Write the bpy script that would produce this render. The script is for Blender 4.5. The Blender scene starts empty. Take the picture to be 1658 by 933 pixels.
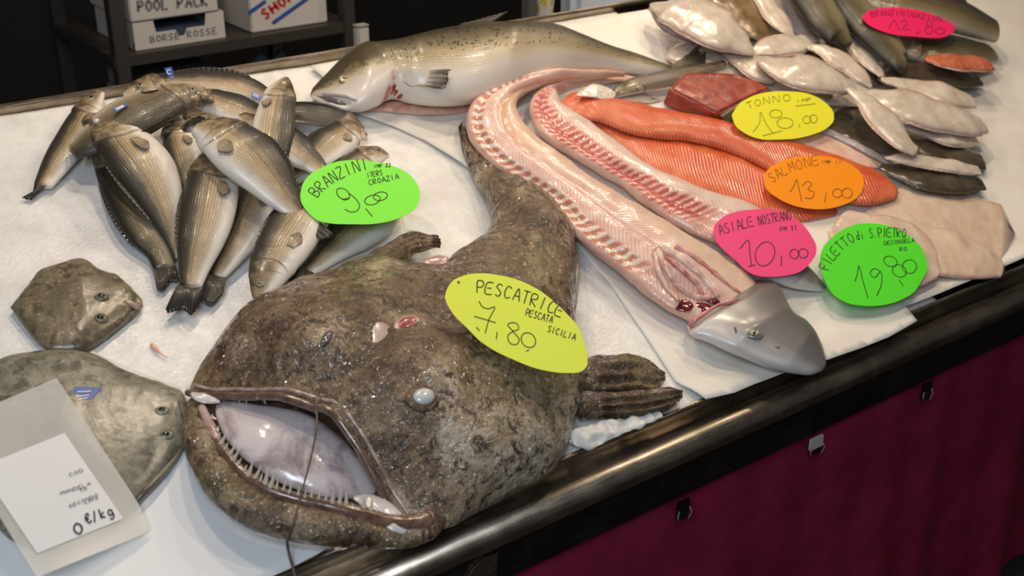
import bpy, bmesh, math, random
import numpy as np
from mathutils import Vector, Matrix

# ------------------------------------------------------------------ camera, world, light, exposure
W_, H_, CX, CY, FPX = 1658, 933, 829.0, 466.5, 2000.0
sc = bpy.context.scene
C = sc.collection
TH = math.radians(22)                       # the stall's table slopes down towards the customer
U = np.array([1.0, 0, 0]); V = np.array([0, math.cos(TH), math.sin(TH)]); N = np.array([0, -math.sin(TH), math.cos(TH)])
O = np.array([0, 0, 0.95])
_a = np.array([3760 - CX, CY + 451, -FPX]); _xc = _a / np.linalg.norm(_a)
_p = math.atan((CY + 451) / FPX); _zc = np.array([0, math.cos(_p), math.sin(_p)])
RM = np.stack([_xc, np.cross(_zc, _xc), _zc])
CAM = O + RM @ np.array([0, 0, 1.0]) * 2.0
cd = bpy.data.cameras.new('camera'); cam = bpy.data.objects.new('camera', cd); C.objects.link(cam)
cd.sensor_width = 36; cd.lens = FPX / W_ * 36; cd.clip_start = 0.05; cd.clip_end = 50
cam.matrix_world = Matrix(np.vstack([np.column_stack([RM, CAM]), [0, 0, 0, 1]]).tolist())
cd.dof.use_dof = True; cd.dof.focus_distance = 1.95; cd.dof.aperture_fstop = 4.8
sc.camera = cam
sc.view_settings.view_transform = 'Standard'; sc.view_settings.look = 'None'; sc.view_settings.gamma = 1
sc.view_settings.use_curve_mapping = False
sc.view_settings.exposure = 0.0
wd = bpy.data.worlds.new('world'); sc.world = wd; wd.use_nodes = True
wd.node_tree.nodes['Background'].inputs[0].default_value = (0.9, 0.86, 0.82, 1)
wd.node_tree.nodes['Background'].inputs[1].default_value = 0.07

def area(name, loc, target, size, energy, col, size_y=None):
    l = bpy.data.lights.new(name, 'AREA'); l.energy = energy; l.color = col; l.size = size
    if size_y: l.shape = 'RECTANGLE'; l.size_y = size_y
    o = bpy.data.objects.new(name, l); C.objects.link(o)
    d = Vector(target) - Vector(loc)
    o.matrix_world = Matrix.Translation(loc) @ d.to_track_quat('-Z', 'Y').to_matrix().to_4x4()
    return o
WARM = (1.0, 0.81, 0.60); COOL = (0.80, 0.88, 1.0)
for _x, _y, _z, _e in ((-.55, .20, 2.3, 3.8), (-.10, .45, 2.35, 4.5), (.35, -.45, 2.35, 4.0), (.45, .75, 2.4, 4.2), (.95, .35, 2.35, 5.0), (1.05, -.35, 2.35, 4.0), (1.55, .55, 2.4, 4.2), (1.2, .78, 2.0, 1.7)):  # stall bulbs; the last is an extra lamp added to brighten the tub
    area('stall_bulb_and_tub_fill', (_x, _y, _z), (_x, _y, 0), .085, _e, WARM)
area('cool_front_fill', (-1.5, -1.7, 2.4), (-0.1, -0.1, 1.0), 0.9, 26, COOL)  # broad cool fill from the camera side, no visible source

# ------------------------------------------------------------------ pixel <-> place on the sloping table
def rays(x, y):
    x = np.atleast_1d(np.asarray(x, float)); y = np.atleast_1d(np.asarray(y, float))
    d = np.stack([x - CX, CY - y, np.full_like(x, -FPX)], -1)
    return d @ RM.T
def at(x, y, h=0.0):
    d = rays(x, y); t = (np.asarray(h) - (CAM - O) @ N) / (d @ N)
    r = CAM + d * t[:, None]
    return r if np.ndim(x) else r[0]
def proj(P):
    c = (P - CAM) @ RM
    return np.stack([CX - FPX * c[..., 0] / c[..., 2], CY + FPX * c[..., 1] / c[..., 2]], -1)
def loc(u, v, h=0.0): return O + U * u + V * v + N * h
def at_y(x, y, Y):
    d = rays(x, y); return (CAM + d * ((Y - CAM[1]) / d[:, 1])[:, None])[0]

class Plane:
    def __init__(s, p0, n): s.p = np.array(p0, float); s.n = np.array(n, float) / np.linalg.norm(n)
    @staticmethod
    def three(a, b, c):
        a, b, c = (np.array(q, float) for q in (a, b, c)); n = np.cross(b - a, c - a)
        if n @ (CAM - a) < 0: n = -n
        return Plane(a, n)
    def hit(s, x, y):
        d = rays(x, y); t = ((s.p - CAM) @ s.n) / (d @ s.n)
        r = CAM + d * t[:, None]
        return r if np.ndim(x) else r[0]

# ------------------------------------------------------------------ objects
def props(o, label=None, cat=None, group=None, kind=None):
    for k, v in (('label', label), ('category', cat), ('group', group), ('kind', kind)):
        if v: o[k] = v
    return o
def thing(name, label, cat, p, group=None):
    o = bpy.data.objects.new(name, None); C.objects.link(o); o.location = Vector(p); o.empty_display_size = 0.02
    return props(o, label, cat, group)
def wloc(o):
    r = Vector((0, 0, 0))
    while o is not None: r = r + o.location; o = o.parent
    return r
def mesh(name, V_, F_, mat, parent=None, base=None, attrs=None, smooth=True, mats=None, fmat=None):
    V_ = np.asarray(V_, float).reshape(-1, 3)
    org = np.array(wloc(parent)) if parent else (np.array(base) if base is not None else V_.mean(0))
    me = bpy.data.meshes.new(name); me.from_pydata((V_ - org).tolist(), [], [tuple(int(i) for i in f) for f in F_])
    for m in (mats or [mat]): me.materials.append(m)
    if fmat is not None: me.polygons.foreach_set('material_index', np.asarray(fmat, np.int32))
    if smooth: me.polygons.foreach_set('use_smooth', np.ones(len(me.polygons), bool))
    for k, a in (attrs or {}).items():
        at_ = me.attributes.new(k, 'FLOAT', 'POINT'); at_.data.foreach_set('value', np.asarray(a, np.float32).ravel())
    me.update()
    o = bpy.data.objects.new(name, me); C.objects.link(o)
    if parent: o.parent = parent
    else: o.location = Vector(org)
    return o
def fix_normals(o):
    bm = bmesh.new(); bm.from_mesh(o.data); bmesh.ops.recalc_face_normals(bm, faces=bm.faces); bm.to_mesh(o.data); bm.free()
    return o

def curve(P, n, warp=0.0, u=None):
    """Smooth curve through the rows of P (any number of columns), n samples by chord length of the first two columns."""
    P = np.asarray(P, float); k = len(P)
    t = np.concatenate([[0], np.cumsum(np.maximum(np.linalg.norm(np.diff(P[:, :2], axis=0), axis=1), 1e-6))])
    if k == 2: m = np.repeat((P[1:] - P[:1]) / t[-1], 2, 0)
    else:
        d = np.diff(P, axis=0) / np.diff(t)[:, None]; h = np.diff(t)
        m = np.empty_like(P); m[0] = d[0]; m[-1] = d[-1]
        m[1:-1] = (d[:-1] * h[1:, None] + d[1:] * h[:-1, None]) / (h[1:] + h[:-1])[:, None]
    if u is None:
        u = np.linspace(0, 1, n); u = u - warp * np.sin(2 * np.pi * u) / (2 * np.pi)
    x = np.asarray(u) * t[-1]; i = np.clip(np.searchsorted(t, x, 'right') - 1, 0, k - 2); h = t[i + 1] - t[i]; q = ((x - t[i]) / h)[:, None]; h = h[:, None]
    return (P[i] * (1 + 2 * q) * (1 - q) ** 2 + m[i] * h * q * (1 - q) ** 2 + P[i + 1] * q * q * (3 - 2 * q) + m[i + 1] * h * q * q * (q - 1))

def sstep(x, a, b):
    t = np.clip((x - a) / (b - a), 0, 1); return t * t * (3 - 2 * t)

_rng = np.random.RandomState(5)
_gr = _rng.rand(32, 32, 32)
def vnoise(P, f):
    """Value noise, -1..1, of the points P at frequency f."""
    Q = np.asarray(P) * f + 100; i = np.floor(Q).astype(int); q = Q - i; q = q * q * (3 - 2 * q)
    r = 0
    for a in (0, 1):
        for b in (0, 1):
            for c in (0, 1):
                w = (q[..., 0] if a else 1 - q[..., 0]) * (q[..., 1] if b else 1 - q[..., 1]) * (q[..., 2] if c else 1 - q[..., 2])
                r = r + w * _gr[(i[..., 0] + a) % 32, (i[..., 1] + b) % 32, (i[..., 2] + c) % 32]
    return r * 2 - 1

class Loft: pass
def sgnpow(x, p): return np.sign(x) * np.abs(x) ** p
def loft(L=None, R=None, spine=None, dors=1, ratio=0.45, T=None, h=(0, 0), n=60, m=36, warp=0.5, roll=0.0, flat=False, ex=(1, 1), disp=None, round_comp=True):
    """A body swept between two silhouette edges. spine rows: x, y, half width (pixels). ratio: half thickness / half depth, or T (rows s -> half thickness in m).
    flat: a dome on a flat underside. h: height of the underside at head and tail (m)."""
    if spine is not None:
        S_ = curve(spine, n, warp); c = S_[:, :2]; w = np.maximum(S_[:, 2], 0.5)
        t = np.gradient(c, axis=0); t /= np.linalg.norm(t, axis=1)[:, None]; p = np.stack([t[:, 1], -t[:, 0]], -1) * dors
    else:
        k = len(L); LR = np.hstack([(np.array(L, float) + np.array(R, float)) / 2, np.array(L, float), np.array(R, float)])
        S_ = curve(LR, n, warp); c = S_[:, :2]; e2 = (S_[:, 2:4] - S_[:, 4:6]) / 2
        t = np.gradient(c, axis=0); t /= np.linalg.norm(t, axis=1)[:, None]; p = np.stack([t[:, 1], -t[:, 0]], -1)
        w = None
    s = np.linspace(0, 1, n) if False else np.concatenate([[0], np.cumsum(np.linalg.norm(np.diff(c, axis=0), axis=1))]); s /= s[-1]
    hb = np.interp(s, np.linspace(0, 1, len(h)), h)
    rt = np.interp(s, np.linspace(0, 1, len(np.atleast_1d(ratio))), np.atleast_1d(ratio))
    if T is not None: tt = np.interp(s, [q[0] for q in T], [q[1] for q in T])
    th = np.full(n, 0.01)
    for it in range(3):
        hc = hb + (0 if flat else th)
        c3 = at(c[:, 0], c[:, 1], hc)
        t3 = np.gradient(c3, axis=0); t3 = t3 - (t3 @ N)[:, None] * N; t3 /= np.linalg.norm(t3, axis=1)[:, None]
        if w is not None:
            e = np.cross(N, t3); e = e * np.sign(np.sum((proj(c3 + e * .01) - proj(c3)) * p, 1))[:, None]
            wp = w
        else:
            e = at(c[:, 0] + e2[:, 0], c[:, 1] + e2[:, 1], hc) - at(c[:, 0] - e2[:, 0], c[:, 1] - e2[:, 1], hc)
            e /= np.maximum(np.linalg.norm(e, axis=1), 1e-9)[:, None]
            wp = np.abs(np.sum(e2 * p, 1)); wp = np.maximum(wp, .5)
        pd = np.abs(np.sum((proj(c3 + e * .01) - proj(c3)) * p, 1)) * 100 + 1e-6
        pn = np.abs(np.sum((proj(c3 + N * .01) - proj(c3)) * p, 1)) * 100
        if T is None:
            d = wp / np.sqrt(pd ** 2 + (rt * pn) ** 2) if not flat else wp / pd; th = d * rt
        else:
            th = tt; q = wp ** 2 - (0 if flat else 1) * (pn * th) ** 2
            d = np.sqrt(np.maximum(q, (0.35 * wp) ** 2)) / pd
    B = Loft(); B.s = s; B.c = c3; B.t = t3; B.e = e; B.d = d; B.th = th; B.n_ = n; B.m_ = m; B.roll = roll
    ph = np.arange(m) / m * 2 * np.pi
    x = sgnpow(np.cos(ph), ex[0]); z = sgnpow(np.sin(ph), ex[1])
    if flat: z = np.where(z < 0, z * 0.06, z)
    P = c3[:, None] + e[:, None] * (d[:, None] * x)[..., None] + N * (th[:, None] * z)[..., None]
    ps = np.sum((proj(c3 + e * .01) - proj(c3)) * p, 1); pns = np.sum((proj(c3 + N * .01) - proj(c3)) * p, 1) * np.sign(ps)
    B.ph0 = roll + (np.arctan2(pns * th, np.abs(ps) * d) if not flat else 0 * s)
    B.ph = ph; dv = np.cos(ph[None] - B.ph0[:, None])
    sm = np.concatenate([[0], np.cumsum(np.linalg.norm(np.diff(c3, axis=0), axis=1))])
    nr = e[:, None] * (th[:, None] * x)[..., None] + N * (d[:, None] * z)[..., None]
    nr /= np.maximum(np.linalg.norm(nr, axis=2), 1e-9)[..., None]
    B.nr = nr
    if disp is not None: P = P + nr * (disp(s[:, None] + 0 * dv, dv, P) * (np.where(np.sin(ph) > .02, 1.0, 0.0)[None] if flat else 1.0))[..., None]
    B.P = P; B.sm = sm
    B.attrs = {'s': s[:, None] + 0 * dv, 'dv': dv, 'sm': sm[:, None] + 0 * dv, 'wm': ph[None] * np.mean(d) + 0 * dv}
    return B
def loft_faces(n, m):
    i = np.arange(n - 1)[:, None]; j = np.arange(m)[None]; a = i * m + j; b = i * m + (j + 1) % m
    f = np.stack([a, b, b + m, a + m], -1).reshape(-1, 4).tolist()
    f += [[n * m, (k + 1) % m, k] for k in range(m)]
    o = (n - 1) * m; f += [[n * m + 1, o + k, o + (k + 1) % m] for k in range(m)]
    return f
def loft_mesh(B, name, mat, parent=None, base=None):
    n, m = B.n_, B.m_
    c0 = B.P[0].mean(0) - B.t[0] * B.d[0] * .5; c1 = B.P[-1].mean(0) + B.t[-1] * B.d[-1] * .3
    Vv = np.vstack([B.P.reshape(-1, 3), c0, c1])
    A = {}
    for k, a in B.attrs.items():
        a = np.asarray(a); A[k] = np.concatenate([a.ravel(), [a[0].mean(), a[-1].mean()]])
    o = mesh(name, Vv, loft_faces(n, m), mat, parent, base, A)
    return fix_normals(o)
from mathutils.bvhtree import BVHTree
REG = []
def tree_of(B): return BVHTree.FromPolygons([Vector(p) for p in B.P.reshape(-1, 3)], [[int(i) for i in f] for f in loft_faces(B.n_, B.m_) if max(f) < B.n_ * B.m_])
def settle(h, step=.005, tries=9, allow=6, **kw):
    """Lay a body down: raise it in small steps until it rests on what is already there instead of running through it."""
    best = None
    for k in range(tries):
        B = loft(h=tuple(q + k * step for q in h), **kw); tr = tree_of(B); c = sum(len(tr.overlap(o)) for o in REG)
        if best is None or c < best[0] * .7: best = (c, B, tr, k * step)
        if c <= allow: best = (c, B, tr, k * step); break
    REG.append(best[2]); best[1].off = best[3]; return best[1]
def surf(B, s, phi):
    i = np.interp(s, B.s, np.arange(B.n_)); phi = phi + np.interp(s, B.s, B.ph0); j = (phi / (2 * np.pi) * B.m_) % B.m_
    i0 = min(int(i), B.n_ - 2); j0 = int(j); j1 = (j0 + 1) % B.m_; a, b = i - i0, j - j0
    def L2(G): return (G[i0, j0] * (1 - b) + G[i0, j1] * b) * (1 - a) + (G[i0 + 1, j0] * (1 - b) + G[i0 + 1, j1] * b) * a
    nn = L2(B.nr); return L2(B.P), nn / np.linalg.norm(nn), B.t[i0], B.e[i0]

def resamp(P, k):
    P = np.asarray(P, float)
    if len(P) == k: return P
    t = np.concatenate([[0], np.cumsum(np.linalg.norm(np.diff(P, axis=0), axis=1))]); t /= max(t[-1], 1e-9)
    q = np.linspace(0, 1, k); return np.stack([np.interp(q, t, P[:, i]) for i in range(3)], -1)
def fin(name, root, tip, mat, parent, nk=17, nr=8, th=0.0012, pleat=0.0006, nrm=N, lift=0.0, smooth_tip=False, rag=0.0, seed=1, base=None):
    """A ray fin: a thin solid web between a root line and a tip line."""
    Rt, Tp = resamp(root, nk), resamp(tip, nk)
    rr = np.random.RandomState(seed); ln = np.linalg.norm(Tp - Rt, axis=1)
    if rag: Tp = Tp + (Tp - Rt) * (rr.rand(nk)[:, None] - .7) * rag
    q = np.linspace(0, 1, nr)[:, None, None]
    G = Rt[None] * (1 - q) + Tp[None] * q
    nrm = np.asarray(nrm, float)
    G = G + nrm * (np.sin(q * np.pi) * lift) + nrm * (pleat * (np.arange(nk) % 2 * 2 - 1)[None, :, None] * np.minimum(q * 3, 1))
    hw = nrm * th / 2 * (1 - .6 * q)
    Vv = np.concatenate([(G + hw).reshape(-1, 3), (G - hw).reshape(-1, 3)])
    i = np.arange(nr - 1)[:, None]; j = np.arange(nk - 1)[None]; a = i * nk + j
    f = np.stack([a, a + 1, a + nk + 1, a + nk], -1).reshape(-1, 4); K = nr * nk
    F = f.tolist() + (f[:, ::-1] + K).tolist()
    bd = list(range(nk)) + [r * nk + nk - 1 for r in range(1, nr)] + [(nr - 1) * nk + k for k in range(nk - 2, -1, -1)] + [r * nk for r in range(nr - 2, 0, -1)]
    F += [[bd[k], bd[(k + 1) % len(bd)], bd[(k + 1) % len(bd)] + K, bd[k] + K] for k in range(len(bd))]
    sa = np.repeat(np.linspace(0, 1, nr), nk); da = np.tile(np.linspace(0, 1, nk), nr)
    o = mesh(name, Vv, F, mat, parent, base, {'s': np.tile(sa, 2), 'dv': np.tile(da, 2)})
    return fix_normals(o)
def dome(name, p, nrm, tdir, a, b, hgt, mat, parent, sink=0.3, k=20, r=7, base=None):
    """A low round button (an eye, a pupil) seated on a surface."""
    nrm = np.array(nrm) / np.linalg.norm(nrm); tdir = np.array(tdir) - (np.array(tdir) @ nrm) * nrm; tdir /= np.linalg.norm(tdir); sd = np.cross(nrm, tdir)
    Vv, A = [], []
    for i in range(r):
        g = i / (r - 1) * math.pi * .5; 
        for j in range(k):
            f = j / k * 2 * math.pi
            Vv.append(p + (tdir * a * math.cos(f) + sd * b * math.sin(f)) * math.cos(g) + nrm * (hgt * math.sin(g) - hgt * sink)); A.append(math.cos(g))
    Vv.append(p - nrm * hgt * (sink + 1)); A.append(1)
    F = [[i * k + j, i * k + (j + 1) % k, (i + 1) * k + (j + 1) % k, (i + 1) * k + j] for i in range(r - 1) for j in range(k)]
    F += [[len(Vv) - 1, (j + 1) % k, j] for j in range(k)]
    return fix_normals(mesh(name, Vv, F, mat, parent, base, {'s': A}))
def tube(name, P, r, mat, parent=None, m=10, base=None, attrs=True, closed=False):
    P = np.asarray(P, float); n = len(P); r = np.broadcast_to(np.asarray(r, float), (n,))
    t = np.gradient(P, axis=0); t /= np.linalg.norm(t, axis=1)[:, None]
    ref = np.array([0.13, 0.31, 0.94]); a = np.cross(t, ref); a /= np.linalg.norm(a, axis=1)[:, None]; b = np.cross(t, a)
    ph = np.arange(m) / m * 2 * np.pi
    G = P[:, None] + (a[:, None] * np.cos(ph)[None, :, None] + b[:, None] * np.sin(ph)[None, :, None]) * r[:, None, None]
    Vv = np.vstack([G.reshape(-1, 3), P[0], P[-1]])
    s = np.repeat(np.linspace(0, 1, n), m)
    return fix_normals(mesh(name, Vv, loft_faces(n, m), mat, parent, base, {'s': np.concatenate([s, [0, 1]])}))
def box(name, x0, x1, y0, y1, z0, z1, mat, parent=None, bev=0.002, base=None):
    bm = bmesh.new(); bmesh.ops.create_cube(bm, size=1)
    for v in bm.verts: v.co = Vector((x0 + (v.co.x + .5) * (x1 - x0), y0 + (v.co.y + .5) * (y1 - y0), z0 + (v.co.z + .5) * (z1 - z0)))
    if bev: bmesh.ops.bevel(bm, geom=bm.edges[:], offset=bev, segments=2, affect='EDGES')
    Vv = [v.co[:] for v in bm.verts]; F = [[v.index for v in f.verts] for f in bm.faces]; bm.free()
    return mesh(name, Vv, F, mat, parent, base, smooth=False)
def prism(name, pts, off, mat, parent=None, base=None, smooth=False):
    """A flat outline (world points) given thickness off (a vector)."""
    P = np.asarray(pts, float); k = len(P); off = np.asarray(off)
    Vv = np.vstack([P, P + off]); F = [list(range(k)), list(range(2 * k - 1, k - 1, -1))] + [[i, (i + 1) % k, (i + 1) % k + k, i + k] for i in range(k)]
    return fix_normals(mesh(name, Vv, F, mat, parent, base, smooth=smooth))
def extrude_u(name, prof, u0, u1, mat, parent=None, base=None, smooth=False, n=2):
    """A profile of (v, h) points drawn along the table's edge."""
    k = len(prof); us = np.linspace(u0, u1, n)
    Vv = [loc(u, v, h) for u in us for v, h in prof]
    F = [[i * k + j, i * k + (j + 1) % k, (i + 1) * k + (j + 1) % k, (i + 1) * k + j] for i in range(n - 1) for j in range(k)] + [list(range(k)), list(range((n - 1) * k, n * k))]
    return fix_normals(mesh(name, Vv, F, mat, parent, base, smooth=smooth))
def sheet(name, pts, mat, parent=None, th=0.0012, wr=0.0015, cell=0.03, base=None, fr=14, lift=False):
    """A limp sheet: outline rows x, y, h."""
    P = np.array([at(x, y, h) for x, y, h in pts]); bm = bmesh.new()
    f = bm.faces.new([bm.verts.new(p) for p in P]); bmesh.ops.triangulate(bm, faces=[f])
    for it in range(7):
        es = [e for e in bm.edges if e.calc_length() > cell]
        if not es: break
        bmesh.ops.subdivide_edges(bm, edges=es, cuts=1); bmesh.ops.triangulate(bm, faces=bm.faces[:])
        bmesh.ops.beautify_fill(bm, faces=bm.faces[:], edges=[e for e in bm.edges if not e.is_boundary])
    bm.verts.index_update()
    Vv = np.array([v.co[:] for v in bm.verts]); F = [[v.index for v in g.verts] for g in bm.faces]
    bd = [(e.verts[0].index, e.verts[1].index) for e in bm.edges if e.is_boundary]; bm.free()
    if lift:
        hh = (Vv - O) @ N; vv = (Vv - O) @ V; Vv = Vv + N * (.0035 + .0100 * (1 - sstep(vv, -.315, -.275)) - hh)[:, None]
    Vv = Vv + N * (vnoise(Vv, fr)[:, None] * wr + vnoise(Vv + 7, fr * 2.3)[:, None] * wr * .5)
    K = len(Vv); F2 = F + [[i + K for i in g[::-1]] for g in F] + [[a, b, b + K, a + K] for a, b in bd]
    return fix_normals(mesh(name, np.vstack([Vv, Vv - N * th]), F2, mat, parent, base))

# ------------------------------------------------------------------ materials
class Mat:
    def __init__(s, name):
        s.m = bpy.data.materials.new(name); s.m.use_nodes = True; s.t = s.m.node_tree; s.b = s.t.nodes['Principled BSDF']
    def nd(s, k, **kw):
        n = s.t.nodes.new(k)
        for a, v in kw.items(): setattr(n, a, v)
        return n
    def put(s, sock, v):
        if v is None: return
        if hasattr(v, 'is_output'): s.t.links.new(v, sock)
        elif isinstance(v, (tuple, list)) and len(v) == 3 and sock.type == 'RGBA': sock.default_value = (*v, 1)
        else: sock.default_value = v
    def attr(s, k): n = s.nd('ShaderNodeAttribute'); n.attribute_name = k; return n.outputs['Fac']
    def co(s): return s.nd('ShaderNodeTexCoord').outputs['Object']
    def vec(s, x, y, z=0.0):
        n = s.nd('ShaderNodeCombineXYZ'); [s.put(n.inputs[i], v) for i, v in enumerate((x, y, z))]; return n.outputs[0]
    def math(s, op, a, b=None, c=None, clamp=False):
        n = s.nd('ShaderNodeMath', operation=op, use_clamp=clamp); [s.put(n.inputs[i], v) for i, v in enumerate((a, b, c))]; return n.outputs[0]
    def noise(s, scale, detail=3, rough=.55, v=None, dist=0.0):
        n = s.nd('ShaderNodeTexNoise'); s.put(n.inputs['Vector'], v if v is not None else s.co()); s.put(n.inputs['Scale'], scale); s.put(n.inputs['Detail'], detail); s.put(n.inputs['Roughness'], rough); s.put(n.inputs['Distortion'], dist)
        return n.outputs['Fac']
    def vor(s, scale, v=None, feature='F1', out='Distance', rnd=1.0):
        n = s.nd('ShaderNodeTexVoronoi', feature=feature); s.put(n.inputs['Vector'], v if v is not None else s.co()); s.put(n.inputs['Scale'], scale); s.put(n.inputs['Randomness'], rnd)
        return n.outputs[out]
    def ramp(s, f, stops, interp='LINEAR'):
        n = s.nd('ShaderNodeValToRGB'); r = n.color_ramp; r.interpolation = interp; s.put(n.inputs[0], f)
        while len(r.elements) < len(stops): r.elements.new(.5)
        for e, (p, c) in zip(r.elements, stops): e.position = p; e.color = (*c, 1) if isinstance(c, (tuple, list)) else (c, c, c, 1)
        return n.outputs[0]
    def mix(s, f, a, b, mode='MIX'):
        n = s.nd('ShaderNodeMix', data_type='RGBA', blend_type=mode, clamp_factor=True); s.put(n.inputs[0], f); s.put(n.inputs[6], a); s.put(n.inputs[7], b); return n.outputs[2]
    def rng(s, v, a, b, c=0.0, d=1.0):
        n = s.nd('ShaderNodeMapRange', interpolation_type='SMOOTHSTEP'); [s.put(n.inputs[i], q) for i, q in enumerate((v, a, b, c, d))]; return n.outputs[0]
    def bump(s, hgt, strength=.5, dist=.001, nrm=None):
        n = s.nd('ShaderNodeBump'); s.put(n.inputs['Height'], hgt); s.put(n.inputs['Strength'], strength); s.put(n.inputs['Distance'], dist)
        if nrm is not None: s.put(n.inputs['Normal'], nrm)
        return n.outputs[0]
    def out(s, col, rough=.5, spec=.5, metal=0.0, coat=0.0, coat_rough=.08, nrm=None, sss=0.0, alpha=None, trans=None, coat_nrm=None, sheen=None):
        b = s.b.inputs
        s.put(b['Base Color'], col); s.put(b['Roughness'], rough); s.put(b['Specular IOR Level'], spec); s.put(b['Metallic'], metal); s.put(b['Coat Weight'], coat); s.put(b['Coat Roughness'], coat_rough)
        if nrm is not None: s.put(b['Normal'], nrm); s.put(b['Coat Normal'], coat_nrm if coat_nrm is not None else nrm)
        if sss: s.put(b['Subsurface Weight'], sss); b['Subsurface Radius'].default_value = (.006, .003, .002); b['Subsurface Scale'].default_value = 1.0
        if alpha is not None: s.put(b['Alpha'], alpha)
        if trans is not None: s.put(b['Transmission Weight'], trans)
        return s.m
def plain(name, col, rough=.5, var=.08, scale=20, **kw):
    m = Mat(name); f = m.noise(scale, 4); c = m.mix(f, tuple(q * (1 - var) for q in col), tuple(min(1, q * (1 + var)) for q in col))
    return m.out(c, rough, **kw)
def srgb(r, g, b): return tuple(((q / 255) / 12.92 if q <= 10 else ((q / 255 + .055) / 1.055) ** 2.4) for q in (r, g, b))
# ------------------------------------------------------------------ the materials of the place
def m_steel(name, base, rough, aniso=120):
    m = Mat(name); v = m.nd('ShaderNodeMapping'); m.put(v.inputs[0], m.co()); v.inputs['Scale'].default_value = (3, aniso, aniso)
    f = m.noise(6, 5, .6, v.outputs[0]); g = m.noise(14, 5, .65)
    c = m.mix(m.rng(g, .35, .7), tuple(q * .55 for q in base), base)
    r = m.rng(f, .3, .7, rough * .75, rough * 1.3)
    return m.out(c, r, metal=1.0, nrm=m.bump(m.math('ADD', f, g), .12, .0006))
STEEL = m_steel('brushed_steel', (.52, .45, .36), .36)
STEEL_D = m_steel('dull_steel', (.10, .09, .08), .45)
RAIL = m_steel('rail_steel', (.48, .41, .32), .33)
FLOORM = plain('dark_floor', (.02, .018, .016), .6)
WALLM = plain('dark_wall', (.012, .011, .010), .8)
SHELFM = plain('shelf_metal', (.035, .030, .026), .5)
CARTON = plain('white_carton', (.52, .49, .45), .7, var=.05)
CARTON_G = plain('grey_carton', (.28, .27, .25), .7)
def m_cloth():
    m = Mat('crimson_cloth'); f = m.noise(9, 5, .6); w = m.noise(700, 2, .5)
    c = m.mix(m.rng(f, .3, .7), (.20, .010, .036), (.30, .018, .058))
    return m.out(c, .75, spec=.25, nrm=m.bump(m.math('ADD', m.math('MULTIPLY', w, .3), f), .35, .002))
CLOTH = m_cloth()
def m_sheet():
    m = Mat('white_sheet'); f = m.noise(7, 4, .5); g = m.noise(45, 4, .6)
    c = m.mix(m.rng(f, .3, .75), (.80, .765, .70), (.86, .84, .80))
    return m.out(c, .55, spec=.35, nrm=m.bump(m.math('ADD', m.math('MULTIPLY', g, .3), f), .25, .004))
SHEET = m_sheet()
def m_ice():
    m = Mat('crushed_ice'); a = m.vor(150); b = m.noise(60, 5, .7); g = m.noise(420, 2, .6)
    c = m.mix(m.rng(m.noise(16, 5, .65), .3, .7), (.70, .70, .69), (.85, .85, .835))
    hgt = m.math('ADD', m.math('MULTIPLY', a, .9), m.math('MULTIPLY', g, .5))
    return m.out(c, m.rng(b, .3, .7, .25, .5), spec=.5, sss=.25, nrm=m.bump(hgt, .30, .002))
ICE = m_ice()
INK = plain('black_marker', (.012, .012, .014), .6)
PRINT_BLUE = plain('blue_print', (.03, .07, .30), .5)
PRINT_RED = plain('red_print', (.45, .02, .02), .5)
PRINT_GREY = plain('grey_print', (.16, .16, .17), .6)
def m_card(name, col): return plain(name, col, .55, var=.03, scale=6, spec=.3)
TAG_BLUE = plain('blue_tag_plastic', (.02, .10, .36), .35)
TAG_WHITE = plain('white_print', (.8, .8, .8), .5)
GLASSY = plain('cloudy_eye', (.62, .65, .66), .12, var=.12, scale=300, coat=1.0, coat_rough=.03)
PUPIL = plain('dark_pupil', (.006, .007, .010), .06, coat=1.0, coat_rough=.02)
def m_iris(name, a, b):
    m = Mat(name); c = m.ramp(m.attr('s'), [(0, b), (.55, b), (.8, a), (1, tuple(q * .4 for q in a))]); return m.out(c, .2, coat=1.0, coat_rough=.03)
IRIS = m_iris('bass_iris', (.35, .30, .22), (.42, .42, .42)); IRIS_S = m_iris('salmon_iris', (.42, .38, .18), (.62, .56, .33))

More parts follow.
